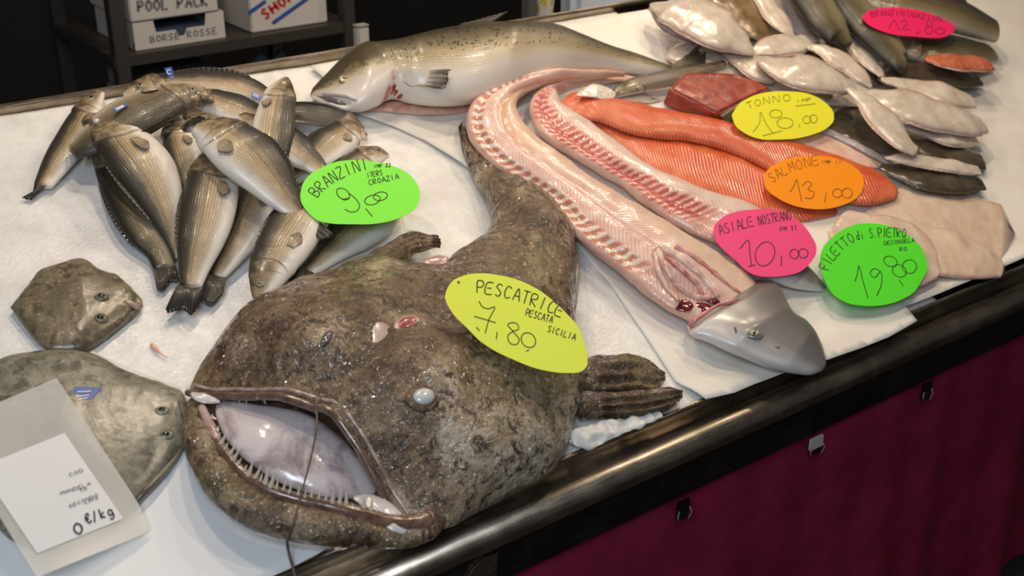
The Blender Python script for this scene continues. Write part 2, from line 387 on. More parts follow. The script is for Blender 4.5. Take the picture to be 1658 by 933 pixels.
def m_bass(name='bass_skin', dark=(.045, .038, .028), mid=(.53, .405, .245), belly=(.80, .76, .70), cut=0.0):
    m = Mat(name); dv = m.attr('dv'); s = m.attr('s'); sm = m.attr('sm'); wm = m.attr('wm')
    n1 = m.noise(45, 4, .6); d2 = m.math('ADD', dv, m.math('MULTIPLY', m.math('SUBTRACT', n1, .5), .35))
    d2 = m.math('MULTIPLY_ADD', d2, .5, .5 + cut)
    mm = tuple(q * .62 for q in mid)
    c = m.ramp(d2, [(0, belly), (.24, belly), (.38, tuple(.6 * a + .4 * b for a, b in zip(mid, belly))), (.54, mid), (.69, mm), (.79, tuple(q * 2.0 for q in dark)), (.90, dark)])
    br = m.nd('ShaderNodeTexBrick'); br.offset = .5; m.put(br.inputs['Vector'], m.vec(m.math('MULTIPLY', sm, 1.0), m.math('MULTIPLY', wm, 1.0)))
    for k, v in (('Scale', 1.0), ('Mortar Size', .0009), ('Mortar Smooth', 1.0), ('Brick Width', .0036), ('Row Height', .0033)): br.inputs[k].default_value = v
    br.inputs['Color1'].default_value = (1, 1, 1, 1); br.inputs['Color2'].default_value = (.82, .82, .82, 1); br.inputs['Mortar'].default_value = (.42, .38, .33, 1)
    body = m.rng(m.math('ADD', s, m.math('MULTIPLY', dv, .03)), .255, .275)
    scm = m.math('MULTIPLY', body, m.math('MULTIPLY', m.rng(dv, -.75, -.2), m.rng(s, 1.0, .9)))
    c = m.mix(m.math('MULTIPLY', scm, .85), c, br.outputs['Color'], 'MULTIPLY')
    ll = m.math('ABSOLUTE', m.math('SUBTRACT', dv, .30)); ll = m.math('MULTIPLY', m.rng(ll, .045, .012), body)
    c = m.mix(m.math('MULTIPLY', ll, .65), c, tuple(q * .25 for q in mid))
    head = m.math('MULTIPLY', m.math('SUBTRACT', 1.0, body), m.rng(m.math('ADD', dv, m.math('MULTIPLY', n1, .5)), -.35, .35))
    hc = m.mix(m.rng(m.noise(60, 4, .65), .35, .65), (.065, .045, .028), (.36, .27, .16))
    c = m.mix(m.math('MULTIPLY', head, .75), c, hc)
    ge = m.math('ABSOLUTE', m.math('SUBTRACT', m.math('ADD', s, m.math('MULTIPLY', m.math('MULTIPLY', dv, dv), .045)), .270)); c = m.mix(m.math('MULTIPLY', m.rng(ge, .011, .002), m.rng(dv, -.9, -.3, .15, .75)), c, (.05, .035, .025))
    gp = m.math('ABSOLUTE', m.math('SUBTRACT', m.math('ADD', s, m.math('MULTIPLY', dv, .02)), .195)); c = m.mix(m.math('MULTIPLY', m.rng(gp, .008, .001), m.rng(m.math('ABSOLUTE', dv), .8, .5, 0, .5)), c, (.06, .045, .03))
    fleck = m.math('MULTIPLY', m.rng(m.vor(900), .25, .05), m.rng(dv, .1, .7))
    c = m.mix(m.math('MULTIPLY', fleck, .35), c, (.55, .5, .42))
    oi = m.nd('ShaderNodeObjectInfo'); c = m.mix(.25, c, m.mix(oi.outputs['Random'], (.80, .77, .72), (1, 1, 1)), 'MULTIPLY')
    hgt = m.math('MULTIPLY', br.outputs['Fac'], m.math('MULTIPLY', scm, -1.0))
    return m.out(c, .38, spec=.5, metal=.0, coat=.30, coat_rough=.16, nrm=m.bump(hgt, .35, .0006))
BASS = m_bass(); BASS_DARK = m_bass('dark_bass_skin', (.022, .019, .013), (.16, .125, .06), (.38, .33, .24))
def m_fin(name, a, b, tip=None):
    m = Mat(name); dv = m.attr('dv'); s = m.attr('s'); w = m.math('SINE', m.math('MULTIPLY', dv, 95.0))
    c = m.mix(m.rng(w, -.4, .8), a, b); c = m.mix(m.rng(m.math('ADD', s, m.math('MULTIPLY', m.noise(60, 3), .4)), .45, 1.1), c, tip or tuple(q * .5 for q in a))
    return m.out(c, .35, coat=.4, nrm=m.bump(w, .4, .0006))
FIN_D = m_fin('dark_fin', (.045, .038, .031), (.080, .067, .054)); FIN_L = m_fin('pale_fin', (.36, .28, .19), (.48, .39, .28), (.22, .17, .12))
FIN_S = m_fin('salmon_fin', (.36, .28, .22), (.55, .45, .37), (.06, .05, .04)); FIN_ST = m_fin('salmon_tail', (.07, .065, .045), (.17, .145, .10), (.045, .04, .03))

def m_salmon():
    m = Mat('salmon_skin'); dv = m.attr('dv'); s = m.attr('s'); sm = m.attr('sm'); wm = m.attr('wm'); n1 = m.noise(14, 4, .6)
    d2 = m.math('MULTIPLY_ADD', m.math('ADD', dv, m.math('MULTIPLY', m.math('SUBTRACT', n1, .5), .30)), .5, .5)
    c = m.ramp(d2, [(0, (.82, .76, .68)), (.22, (.80, .76, .70)), (.42, (.66, .62, .57)), (.54, (.60, .53, .42)), (.66, (.40, .32, .19)), (.80, (.20, .165, .095)), (.95, (.08, .07, .045))])
    body = m.rng(m.math('ADD', s, m.math('MULTIPLY', m.math('ABSOLUTE', dv), .03)), .205, .225)
    br = m.nd('ShaderNodeTexBrick'); br.offset = .5; m.put(br.inputs['Vector'], m.vec(sm, wm))
    for k, v in (('Scale', 1.0), ('Mortar Size', .0008), ('Mortar Smooth', 1.0), ('Brick Width', .0055), ('Row Height', .0042)): br.inputs[k].default_value = v
    br.inputs['Color1'].default_value = (1, 1, 1, 1); br.inputs['Color2'].default_value = (.88, .88, .88, 1); br.inputs['Mortar'].default_value = (.6, .57, .53, 1)
    scm = m.math('MULTIPLY', body, m.rng(dv, -.5, .2)); c = m.mix(m.math('MULTIPLY', scm, .7), c, br.outputs['Color'], 'MULTIPLY')
    sp = m.math('MULTIPLY', m.rng(m.vor(120, m.vec(sm, wm)), .42, .28), m.math('MULTIPLY', m.rng(dv, .15, .45), m.rng(m.noise(40, 2), .40, .50)))
    c = m.mix(m.math('MULTIPLY', sp, .85), c, (.03, .025, .02))
    hd = m.math('SUBTRACT', 1.0, body); hn = m.noise(38, 4, .6)
    top = m.math('MULTIPLY', hd, m.rng(m.math('ADD', dv, m.math('MULTIPLY', m.math('SUBTRACT', hn, .5), 1.1)), .15, .6))
    c = m.mix(m.math('MULTIPLY', top, .9), c, (.075, .062, .038))
    edge = m.math('MULTIPLY', m.rng(m.math('ABSOLUTE', m.math('SUBTRACT', m.math('ADD', s, m.math('MULTIPLY', m.math('ABSOLUTE', dv), .03)), .219)), .014, .004), m.rng(m.math('ADD', m.noise(60, 3), m.math('MULTIPLY', dv, -.3)), .45, .75))
    c = m.mix(m.math('MULTIPLY', edge, .8), c, (.50, .07, .05))
    return m.out(c, .36, spec=.5, metal=.0, coat=.35, coat_rough=.15, nrm=m.bump(m.math('MULTIPLY', br.outputs['Fac'], m.math('MULTIPLY', scm, -1)), .25, .0006))
SALMON = m_salmon()
def m_flesh(name, a, b, streak=None, sc1=60, rough=.3, coat=.6, sss=.15):
    m = Mat(name); f = m.noise(sc1, 5, .6); c = m.mix(m.rng(f, .3, .7), a, b)
    if streak: c = m.mix(m.rng(m.noise(22, 5, .65, dist=1.5), .56, .68), c, streak)
    return m.out(c, rough, coat=coat, coat_rough=.12, sss=sss, nrm=m.bump(f, .4, .002))
BELLYFLAP = m_flesh('pink_belly_flap', (.72, .36, .26), (.80, .60, .48), (.62, .16, .12))
BLOOD = m_flesh('blood', (.20, .008, .010), (.38, .03, .03), rough=.12, coat=1.0)
MOUTHPALE = m_flesh('pale_mouth', (.62, .56, .54), (.72, .69, .70), rough=.25)
def m_fillet():
    m = Mat('salmon_fillet'); sm = m.attr('sm'); wm = m.attr('wm'); dv = m.attr('dv'); s = m.attr('s'); n1 = m.noise(25, 4, .6); n2 = m.noise(120, 4, .6)
    w = m.math('ADD', m.math('MULTIPLY', sm, 900.0), m.math('MULTIPLY', m.math('ABSOLUTE', m.math('SUBTRACT', dv, .25)), -32.0)); w = m.math('ADD', w, m.math('MULTIPLY', n1, 4.0)); st = m.math('SINE', w)
    c = m.mix(m.rng(n1, .3, .7), (.64, .088, .028), (.74, .165, .058))
    stk = m.math('MULTIPLY', m.rng(st, .35, .95), m.rng(m.math('ADD', m.math('MULTIPLY', dv, -.6), n1), .15, .75)); c = m.mix(m.math('MULTIPLY', stk, .40), c, (.82, .48, .33))
    c = m.mix(m.math('MULTIPLY', m.rng(n2, .62, .72), .5), c, (.46, .045, .02))
    return m.out(c, .32, coat=.5, coat_rough=.15, sss=.1, nrm=m.bump(m.math('ADD', st, m.math('MULTIPLY', n2, 1.2)), .45, .0009))
FILLET = m_fillet()
def m_dogfish(name, ribz, mid, edge):
    """Skinned flesh: slanting muscle lines either side of a seam, a band of ribs (centre, half width, frequency, dark, pale, trough) and paler margins."""
    m = Mat(name); sm = m.attr('sm'); dv = m.attr('dv'); s = m.attr('s'); n1 = m.noise(18, 4, .6); n2 = m.noise(90, 4, .6); n3 = m.noise(40, 3, .5)
    a = m.math('ABSOLUTE', m.math('SUBTRACT', dv, mid))
    w = m.math('ADD', m.math('MULTIPLY', sm, 760.0), m.math('MULTIPLY', a, -62.0)); w = m.math('ADD', w, m.math('MULTIPLY', n1, 5.0)); st = m.math('SINE', w)
    c = m.mix(m.rng(n1, .3, .7), (.66, .35, .29), (.78, .56, .49))
    c = m.mix(m.math('MULTIPLY', m.math('MULTIPLY', m.rng(st, .3, .95), m.rng(n3, .3, .6)), .7), c, (.88, .78, .73))
    c = m.mix(m.rng(m.math('ADD', dv, m.math('MULTIPLY', n1, -.4)), -.45, -.95, 0, .75), c, edge[0])
    c = m.mix(m.rng(m.math('ADD', dv, m.math('MULTIPLY', n1, .4)), .85, 1.10, 0, .8), c, edge[1])
    tan = m.math('MULTIPLY', m.rng(m.math('ABSOLUTE', m.math('SUBTRACT', dv, -.42)), .16, .05), m.math('MULTIPLY', m.rng(s, .02, .1), m.rng(s, .50, .36))); c = m.mix(m.math('MULTIPLY', tan, edge[2]), c, (.66, .36, .20))
    ribs = m.math('SINE', m.math('ADD', m.math('MULTIPLY', sm, ribz[2]), m.math('ADD', m.math('MULTIPLY', dv, 8.0), m.math('MULTIPLY', n3, 3.0))))
    rb = m.math('MULTIPLY', m.rng(m.math('ADD', m.math('ABSOLUTE', m.math('SUBTRACT', dv, ribz[0])), m.math('MULTIPLY', m.math('SUBTRACT', n1, .5), .35)), ribz[1], ribz[1] * .6), m.math('MULTIPLY', m.rng(s, .16, .28), m.rng(s, .88, .80)))
    rc = m.mix(m.rng(ribs, -.3, .7), ribz[3], ribz[4]); rc = m.mix(m.rng(m.math('ABSOLUTE', m.math('SUBTRACT', dv, ribz[0] + .04)), ribz[1] * .35, ribz[1] * .1, 0, ribz[6]), rc, ribz[5])
    c = m.mix(m.math('MULTIPLY', rb, m.rng(n3, .2, .5, .6, .95)), c, rc)
    c = m.mix(m.math('MULTIPLY', m.rng(n2, .58, .72), .35), c, (.60, .20, .14))
    c = m.mix(m.math('MULTIPLY', m.rng(s, .16, .03), .6), c, (.62, .38, .26))
    return m.out(c, .34, coat=.5, coat_rough=.12, sss=.08, nrm=m.bump(m.math('ADD', m.math('MULTIPLY', st, .14), m.math('ADD', m.math('MULTIPLY', n2, .5), m.math('MULTIPLY', m.math('MULTIPLY', ribs, rb), .8))), .35, .0011))
DOG1 = m_dogfish('dogfish_flesh', (.52, .27, 330.0, (.54, .20, .12), (.84, .70, .61), (.60, .30, .22), 0.0), -.05, ((.80, .60, .46), (.70, .40, .31), .8))
DOG2 = m_dogfish('dogfish_red_flesh', (.12, .60, 430.0, (.50, .085, .07), (.76, .40, .33), (.40, .025, .03), .9), -.75, ((.80, .64, .56), (.72, .46, .38), .0))
def m_sharkskin():
    m = Mat('grey_shark_skin'); dv = m.attr('dv'); n1 = m.noise(20, 4, .6); n2 = m.noise(500, 2)
    d2 = m.math('MULTIPLY_ADD', m.math('ADD', dv, m.math('MULTIPLY', m.math('SUBTRACT', n1, .5), .5)), .5, .5)
    c = m.ramp(d2, [(0, (.70, .68, .66)), (.26, (.56, .54, .52)), (.48, (.27, .25, .24)), (.8, (.19, .175, .17)), (1, (.15, .14, .135))])
    return m.out(c, .32, coat=.45, coat_rough=.2, nrm=m.bump(n2, .15, .0005))
SHARK = m_sharkskin()
def m_tuna():
    m = Mat('tuna_meat'); n = m.noise(30, 5, .6, dist=1.0); w = m.noise(16, 3, .6)
    c = m.mix(m.rng(n, .3, .7), (.25, .036, .024), (.40, .080, .048)); c = m.mix(m.rng(w, .58, .7), c, (.36, .09, .05))
    return m.out(c, .38, coat=.35, coat_rough=.2, sss=.08, nrm=m.bump(n, .4, .003))
TUNA = m_tuna()
def m_sole(name, a, b, edge, glit=.5):
    m = Mat(name); dv = m.attr('dv'); n1 = m.noise(22, 5, .6); n2 = m.noise(130, 4, .65); c = m.mix(m.rng(n1, .3, .7), a, b)
    ab = m.math('ABSOLUTE', dv); c = m.mix(m.math('MULTIPLY', m.rng(ab, .72, 1.0), .7), c, edge)
    c = m.mix(m.math('MULTIPLY', m.rng(n2, .60, .72), .3), c, tuple(q * .6 for q in a))
    return m.out(c, .26, coat=.8, coat_rough=.1, sss=.06, nrm=m.bump(m.math('ADD', n1, m.math('MULTIPLY', n2, .4)), .5, .003))
SOLE_W = m_sole('pale_sole_belly', (.56, .47, .39), (.74, .66, .57), (.62, .36, .29)); SOLE_D = m_sole('brown_sole_back', (.055, .042, .026), (.11, .085, .055), (.16, .13, .09))
SOLE_M = m_sole('mottled_sole_back', (.14, .085, .035), (.30, .20, .10), (.32, .24, .14)); SOLE_G = m_sole('grey_sole', (.42, .38, .39), (.56, .50, .50), (.30, .27, .28))
DORY = m_sole('dory_fillet', (.68, .50, .38), (.78, .63, .50), (.72, .46, .36))
def m_brill(name, a, b, spot, k):
    m = Mat(name); n1 = m.noise(18, 6, .72); n2 = m.noise(90, 5, .7); n3 = m.noise(42, 4, .65); c = m.mix(m.rng(n1, .35, .65), a, b)
    c = m.mix(m.math('MULTIPLY', m.rng(n3, .52, .62), .7), c, tuple(q * .42 for q in a)); c = m.mix(m.math('MULTIPLY', m.rng(n2, .52, .64), .55), c, tuple(q * .38 for q in a))
    c = m.mix(m.math('MULTIPLY', m.math('MULTIPLY', m.rng(m.vor(k), .26, .1), m.rng(n1, .4, .55)), .8), c, spot)
    return m.out(c, .36, coat=.5, coat_rough=.12, nrm=m.bump(m.math('ADD', n2, n3), .35, .0015))
BRILL_A = m_brill('spotted_turbot_skin', (.13, .105, .065), (.23, .19, .12), (.46, .40, .28), 120); BRILL_B = m_brill('green_brill_skin', (.145, .14, .10), (.30, .28, .21), (.36, .34, .28), 60)
def m_monk():
    m = Mat('monkfish_skin'); a = m.noise(11, 6, .72, dist=.6); b = m.noise(48, 6, .75, dist=1.0); b2 = m.noise(130, 5, .7, dist=.6); g = m.noise(7, 3, .5); pale = m.attr('pale')
    c = m.ramp(m.math('ADD', a, m.math('MULTIPLY', pale, .17)), [(.31, (.034, .020, .011)), (.43, (.105, .064, .034)), (.54, (.215, .148, .085)), (.65, (.40, .32, .22)), (.76, (.55, .48, .37))])
    c = m.mix(m.math('MULTIPLY', m.rng(b, .50, .60), .78), c, (.032, .019, .011))
    c = m.mix(m.math('MULTIPLY', m.rng(b2, .52, .62), .45), c, (.030, .020, .012))
    c = m.mix(m.math('MULTIPLY', m.rng(g, .52, .70), .5), c, (.16, .135, .035), 'MIX')
    c = m.mix(m.math('MULTIPLY', m.rng(m.noise(34, 5, .7), .60, .72), .55), c, (.40, .31, .23))
    c = m.mix(m.math('MULTIPLY', m.rng(b, .50, .60), .45), c, (.032, .019, .011))
    h1 = m.noise(120, 4, .65); h2 = m.noise(38, 5, .6)
    nb = m.bump(m.math('ADD', m.math('MULTIPLY', h1, .6), h2), 1.0, .006)
    cn = m.bump(m.math('ADD', m.noise(95, 1.5, .5), m.math('MULTIPLY', m.noise(30, 1, .5, dist=1.0), 1.5)), 1.0, .010)
    return m.out(c, .42, spec=.4, coat=m.rng(m.noise(9, 3, .6), .35, .6, .5, 1.0), coat_rough=.035, nrm=nb, coat_nrm=cn)
MONK = m_monk()
MONK_LINE = m_flesh('dark_mouth_lining', (.10, .055, .035), (.22, .13, .085), (.34, .22, .18), rough=.25, coat=.9)
def m_tongue():
    m = Mat('pale_mouth_floor'); f = m.noise(14, 5, .6, dist=.6); c = m.ramp(f, [(.30, (.20, .14, .14)), (.42, (.46, .37, .38)), (.52, (.74, .66, .67)), (.7, (.82, .75, .75))])
    return m.out(c, .2, coat=.9, coat_rough=.06, sss=.1, nrm=m.bump(m.noise(60, 4), .35, .002))
TONGUE = m_tongue()
TOOTH = plain('tooth', (.72, .64, .50), .25, coat=.7); LIP = m_flesh('pink_brown_lip', (.09, .052, .034), (.20, .13, .09), (.46, .34, .29), rough=.25, coat=.9)
LIPEDGE = m_flesh('pale_lip_edge', (.24, .15, .11), (.52, .40, .35), (.66, .56, .52), rough=.25, coat=.9)
GUM = m_flesh('pink_gum', (.45, .24, .20), (.62, .50, .47), rough=.25, coat=.9)
SKIRT = m_flesh('pale_skin_flap', (.36, .31, .26), (.58, .53, .48), (.20, .15, .10), rough=.3)
FILAMENT = plain('dark_filament', (.10, .075, .06), .35)
def m_poly():
    m = Mat('clear_sleeve'); return m.out((.80, .80, .76), .22, spec=.5, alpha=.42)
SLEEVE = m_poly(); PAPER = plain('white_paper', (.82, .82, .82), .6, var=.02)

# ------------------------------------------------------------------ setting
def struct(o, label=None): o['kind'] = 'structure'; return o
struct(box('floor', -4, 6, -2.6, 3.4, -.05, 0, FLOORM, bev=0))
struct(box('wall_back', -4, 6, 3.0, 3.1, 0, 3, WALLM, bev=0))

# the stall's table: deck, rails, rolled edge, panel
tab = thing('fish_stall_table', 'long sloping steel market table with a rounded front edge carrying all the fish and ice', 'table', loc(.3, 0, -.06))
U0, U1 = -1.35, 2.15
extrude_u('deck', [(-.325, -.032), (.672, -.032), (.672, -.05), (-.325, -.05)], U0, U1, STEEL_D, tab)
def arc(cv, ch, r, a0, a1, k): return [(cv + r * math.cos(math.radians(a0 + (a1 - a0) * i / k)), ch + r * math.sin(math.radians(a0 + (a1 - a0) * i / k))) for i in range(k + 1)]
extrude_u('front_roll', arc(-.358, -.045, .0245, 0, 360, 28)[:-1], U0, U1, STEEL, tab, smooth=True)
extrude_u('tray_rail', [(-.322, -.034), (-.322, .004)] + arc(-.3265, .004, .0045, 0, 180, 6) + [(-.331, -.012), (-.338, -.034), (-.345, -.040), (-.345, -.046), (-.322, -.046)], U0, U1, RAIL, tab, smooth=False)
zd = np.array([math.sin(TH), 0]);
extrude_u('front_panel', [(-.366, -.062), (-.372, -.062), (-.372 - .375 * .066, -.062 - .927 * .066), (-.366 - .375 * .068, -.062 - .927 * .068), (-.362 - .375 * .068, -.062 - .927 * .066)], U0, U1, STEEL_D, tab)
extrude_u('panel_lip', arc(-.373, -.0665, .0022, 0, 360, 8)[:-1], -.30, U1, STEEL, tab, smooth=True)
extrude_u('back_rail', [(.664, -.04), (.664, .010), (.667, .013), (.673, .013), (.676, .010), (.676, -.04)], U0, U1, RAIL, tab)
pb = Plane(loc(0, -.378, -.066), np.cross(U, np.array([0, 0, 1.0]))); prism('bracket', [pb.hit(x, y) for x, y in ((752, 945), (770, 918), (788, 903), (806, 896), (803, 945))], np.array([0, .003, 0]), STEEL, tab)
for u in (-1.2, .4, 2.0):
    for v in (-.28, .60):
        p = loc(u, v, -.05); box('leg', p[0] - .02, p[0] + .02, p[1] - .02, p[1] + .02, 0, p[2] + .006, STEEL_D, tab, .003)

# crimson cloth hanging from the panel
def skirt():
    us = np.linspace(U0, U1, 220); zs = np.linspace(0, 1, 26); top = loc(0, -.366 - .375 * .058, -.062 - .927 * .058)
    Vv = []
    for q in zs:
        for u in us:
            fold = .010 * math.sin(u * 17 + 1.5 * math.sin(u * 5)) * q + .004 * math.sin(u * 43 + 2) * (.2 + q)
            z = top[2] * (1 - q) + .06 * q
            Vv.append((u, top[1] + .014 + fold - .012 * q, z))
    n = len(us); K = len(Vv)
    F = [[i * n + j, i * n + j + 1, (i + 1) * n + j + 1, (i + 1) * n + j] for i in range(len(zs) - 1) for j in range(n - 1)]
    Vv = np.array(Vv); o = mesh('table_skirt_cloth', np.vstack([Vv, Vv + [0, .002, 0]]), F + [[a + K for a in f[::-1]] for f in F], CLOTH)
    return props(fix_normals(o), 'dark crimson cloth hanging below the steel front edge of the table', 'cloth')
skirt()
def clip(x, y, pale, label):
    yp = loc(0, -.366 - .375 * .06, -.062 - .927 * .06)[1] - .004
    p = at_y(x, y, yp); t = thing('cloth_clip', label, 'clip', p, 'clips along the cloth')
    mt = CARTON if pale else STEEL_D
    bm_w = .016 if pale else .013
    box('plate', p[0] - bm_w, p[0] + bm_w, yp - .004, yp + .002, p[2] - .004, p[2] + .018, mt, t, .001)
    box('jaw', p[0] - bm_w * .8, p[0] + bm_w * .8, yp - .003, yp + .004, p[2] - .016, p[2] - .003, STEEL_D, t, .001)
    for s_ in (-1, 1):
        tube('spring_wire', [p + np.array([s_ * bm_w * .9, -.004, .004]), p + np.array([s_ * bm_w * 1.15, -.006, -.006]), p + np.array([s_ * bm_w * .7, -.005, -.017])], .0013, CARTON_G, t, 6)
clip(1320, 722, True, 'white plastic clip holding the crimson cloth, middle of the three')
clip(1105, 826, False, 'dark metal clip in a torn notch of the crimson cloth, nearest the monkfish')
clip(1499, 634, False, 'dark metal clip on the crimson cloth, farthest to the right')

# ice bed
def ice():
    us = np.linspace(-1.3, .75, 260); vs = np.linspace(-.321, .661, 160); Uu, Vv_ = np.meshgrid(us, vs, indexing='ij')
    P = O + U * Uu[..., None] + V * Vv_[..., None]
    hgt = vnoise(P, 7) * .0035 + vnoise(P + 3, 22) * .0012 + vnoise(P + 5, 90) * .0005 - .003
    P = P + N * hgt[..., None]; n, m = Uu.shape; a = (np.arange(n - 1)[:, None] * m + np.arange(m - 1)[None]); K = n * m
    F = np.stack([a, a + m, a + m + 1, a + 1], -1).reshape(-1, 4)
    bd = list(range(m)) + [i * m + m - 1 for i in range(1, n)] + [(n - 1) * m + j for j in range(m - 2, -1, -1)] + [i * m for i in range(n - 2, 0, -1)]
    B2 = (P - N * (hgt[..., None] + .030)).reshape(-1, 3)
    Fs = [[bd[k], bd[(k + 1) % len(bd)], bd[(k + 1) % len(bd)] + K, bd[k] + K] for k in range(len(bd))]
    o = mesh('crushed_ice', np.vstack([P.reshape(-1, 3), B2]), F.tolist() + F[:, ::-1].__add__(K).tolist() + Fs, ICE)
    return props(fix_normals(o), 'white bed of crushed ice spread over the table under the fish', 'ice', kind='stuff')
ice()
def mound():
    spine = [(930, 716, 12), (952, 708, 20), (985, 696, 17), (1030, 685, 10), (1068, 670, 6)]
    B = loft(spine=spine, ratio=.35, h=(.012, .012), n=60, m=50, disp=lambda s, dv, P: vnoise(P, 60) * .004 + vnoise(P, 140) * .0025)
    props(loft_mesh(B, 'ice_mound', ICE), 'small heap of loose crushed ice between the monkfish fin and the steel rail', 'ice', kind='stuff')
mound()
S1 = sheet('white_table_sheet', [(502, 106, .004), (545, 142, .004), (575, 182, .004), (640, 205, .004), (690, 228, .004), (745, 262, .004), (850, 335, .004), (930, 392, .004), (990, 462, .004), (1055, 556, .005), (1095, 612, .010), (1143, 646, .0135),
    (1190, 636, .0135), (1222, 622, .0135), (1262, 606, .0135), (1303, 592, .0135), (1342, 582, .0135), (1395, 563, .0135), (1440, 545, .014), (1486, 519, .0135), (1466, 496, .0135), (1540, 468, .0125), (1800, 358, .0125), (1900, -10, .004), (1700, -83, .004), (1400, -41, .004), (1052, 14, .004), (870, 44, .004), (700, 70, .004)], SHEET, wr=.0011, cell=.022, lift=True)
props(S1, 'big creased white sheet under the salmon, dogfish and fillets', 'sheet')
S2 = sheet('white_tray_liner', [(60, 610, .004), (150, 569, .004), (215, 600, .004), (290, 625, .004), (330, 690, .003), (345, 790, .003), (430, 842, .003), (505, 868, .004), (538, 884, .006), (470, 921, .010), (380, 960, .012), (200, 1040, .012), (-60, 960, .004), (-40, 700, .004)], plain('white_liner', (.84, .86, .87), .5, var=.03), wr=.0012)
props(S2, 'white liner sheet on the table under the monkfish jaw and the left flatfish', 'sheet')
def lip_strip():
    a, b = at(300, 1000, .012), at(540, 884, .006); d = (b - a) / np.linalg.norm(b - a); sd = np.cross(N, d) * -1
    P = [a, b, b - N * .020 , a - N * .020]
    return props(prism('tray_edge_strip', P, sd * .003 if (sd @ V) < 0 else -sd * .003, STEEL, base=(a + b) / 2), 'narrow steel edging strip in front of the white liner at bottom left', 'metal strip')
lip_strip()

# ------------------------------------------------------------------ lettering
G = {'A': [[(0, 0), (.45, 1), (.9, 0)], [(.2, .38), (.75, .38)]], 'B': [[(0, 0), (0, 1), (.6, .9), (.6, .62), (.05, .52), (.75, .4), (.7, .1), (0, 0)]], 'C': [[(.8, .85), (.4, 1), (0, .55), (.3, .02), (.8, .12)]],
     'D': [[(0, 0), (0, 1), (.6, .8), (.75, .4), (.4, .05), (0, 0)]], 'E': [[(.75, 1), (.05, .95), (0, 0), (.75, .03)], [(.03, .5), (.6, .52)]], 'F': [[(0, 0), (.05, 1), (.8, 1)], [(-.15, .55), (.65, .55)]],
     'G': [[(.8, .85), (.4, 1), (0, .5), (.4, 0), (.8, .2), (.8, .5), (.5, .5)]], 'H': [[(0, 0), (0, 1)], [(.8, 0), (.8, 1)], [(0, .5), (.8, .5)]], 'I': [[(.3, 0), (.35, 1)]], 'K': [[(0, 0), (0, 1)], [(.75, 1), (.05, .5), (.8, 0)]], 'L': [[(.05, 1), (0, 0), (.75, .05)]],
     'M': [[(0, 0), (.1, 1), (.45, .4), (.8, 1), (.9, 0)]], 'N': [[(0, 0), (.05, 1), (.75, 0), (.8, 1)]], 'O': [[(.4, 1), (.05, .7), (.05, .3), (.4, 0), (.75, .3), (.75, .7), (.4, 1)]], 'P': [[(0, 0), (.05, 1), (.6, .95), (.7, .7), (.5, .5), (.02, .45)]],
     'R': [[(0, 0), (.05, 1), (.65, .92), (.65, .65), (.05, .5), (.75, 0)]], 'S': [[(.75, .9), (.35, 1), (.05, .75), (.4, .52), (.7, .28), (.4, 0), (0, .1)]], 'T': [[(.4, 0), (.4, 1)], [(-.05, 1), (.85, 1)]], 'U': [[(0, 1), (.05, .2), (.4, 0), (.7, .2), (.75, 1)]],
     'V': [[(0, 1), (.4, 0), (.8, 1)]], 'X': [[(0, 0), (.8, 1)], [(0, 1), (.8, 0)]], 'Z': [[(0, 1), (.75, 1), (0, 0), (.8, .02)]], 'd': [[(.6, 1), (.6, 0)], [(.6, .4), (.3, .5), (.02, .25), (.3, 0), (.6, .15)]], 'i': [[(.3, 0), (.3, .5)], [(.3, .72), (.32, .78)]],
     'k': [[(0, 0), (0, 1)], [(.6, .6), (.05, .3), (.65, 0)]], 'g': [[(.6, .5), (.3, .6), (.02, .3), (.3, 0), (.6, .15)], [(.6, .6), (.6, -.25), (.3, -.4), (.02, -.25)]], '/': [[(0, -.1), (.5, 1)]], 'q': [[(.8, .75), (.5, 1), (.15, .7), (.15, .3), (.5, 0), (.85, .2)], [(-.05, .6), (.6, .6)], [(-.05, .4), (.55, .4)]],
     '.': [[(.2, 0), (.22, .08)]], ',': [[(.3, .12), (.2, -.15)]], '0': [[(.4, 1), (.05, .7), (.05, .3), (.4, 0), (.75, .3), (.75, .7), (.4, 1)]], '1': [[(.1, .7), (.45, 1), (.45, 0)]], '2': [[(.05, .8), (.4, 1), (.7, .7), (0, 0), (.8, .02)]], '3': [[(.05, .9), (.45, 1), (.65, .75), (.3, .53), (.7, .3), (.4, 0), (0, .12)]], '8': [[(.4, .52), (.08, .75), (.4, 1), (.72, .75), (.4, .52), (.02, .25), (.4, 0), (.78, .25), (.4, .52)]], ' ': []}
def txt(s, p0, p1, p2, height, ws=.86):
    """Hand lettering along a bent baseline: a list of pixel polylines."""
    p0, p1, p2 = (np.array(q, float) for q in (p0, p1 if p1 else ((p0[0] + p2[0]) / 2, (p0[1] + p2[1]) / 2), p2)); out = []; k = len(s)
    for i, ch in enumerate(s):
        q = i / k; b = p0 * (1 - q) ** 2 + 2 * p1 * q * (1 - q) + p2 * q * q; t = 2 * (p1 - p0) * (1 - q) + 2 * (p2 - p1) * q
        adv = t / k * ws; up = np.array([t[1], -t[0]]); up /= np.linalg.norm(up)
        for st in G[ch]: out.append([tuple(b + adv * x + up * height * y) for x, y in st])
    return out
def oval(x0, y0, x1, y1, tilt=0.0, k=14):
    cx, cy, rx, ry = (x0 + x1) / 2, (y0 + y1) / 2, (x1 - x0) / 2, (y1 - y0) / 2; a = np.linspace(0, 2 * np.pi, k) + .6
    return [(cx + rx * math.cos(q) + tilt * ry * math.sin(q), cy + ry * math.sin(q)) for q in a]
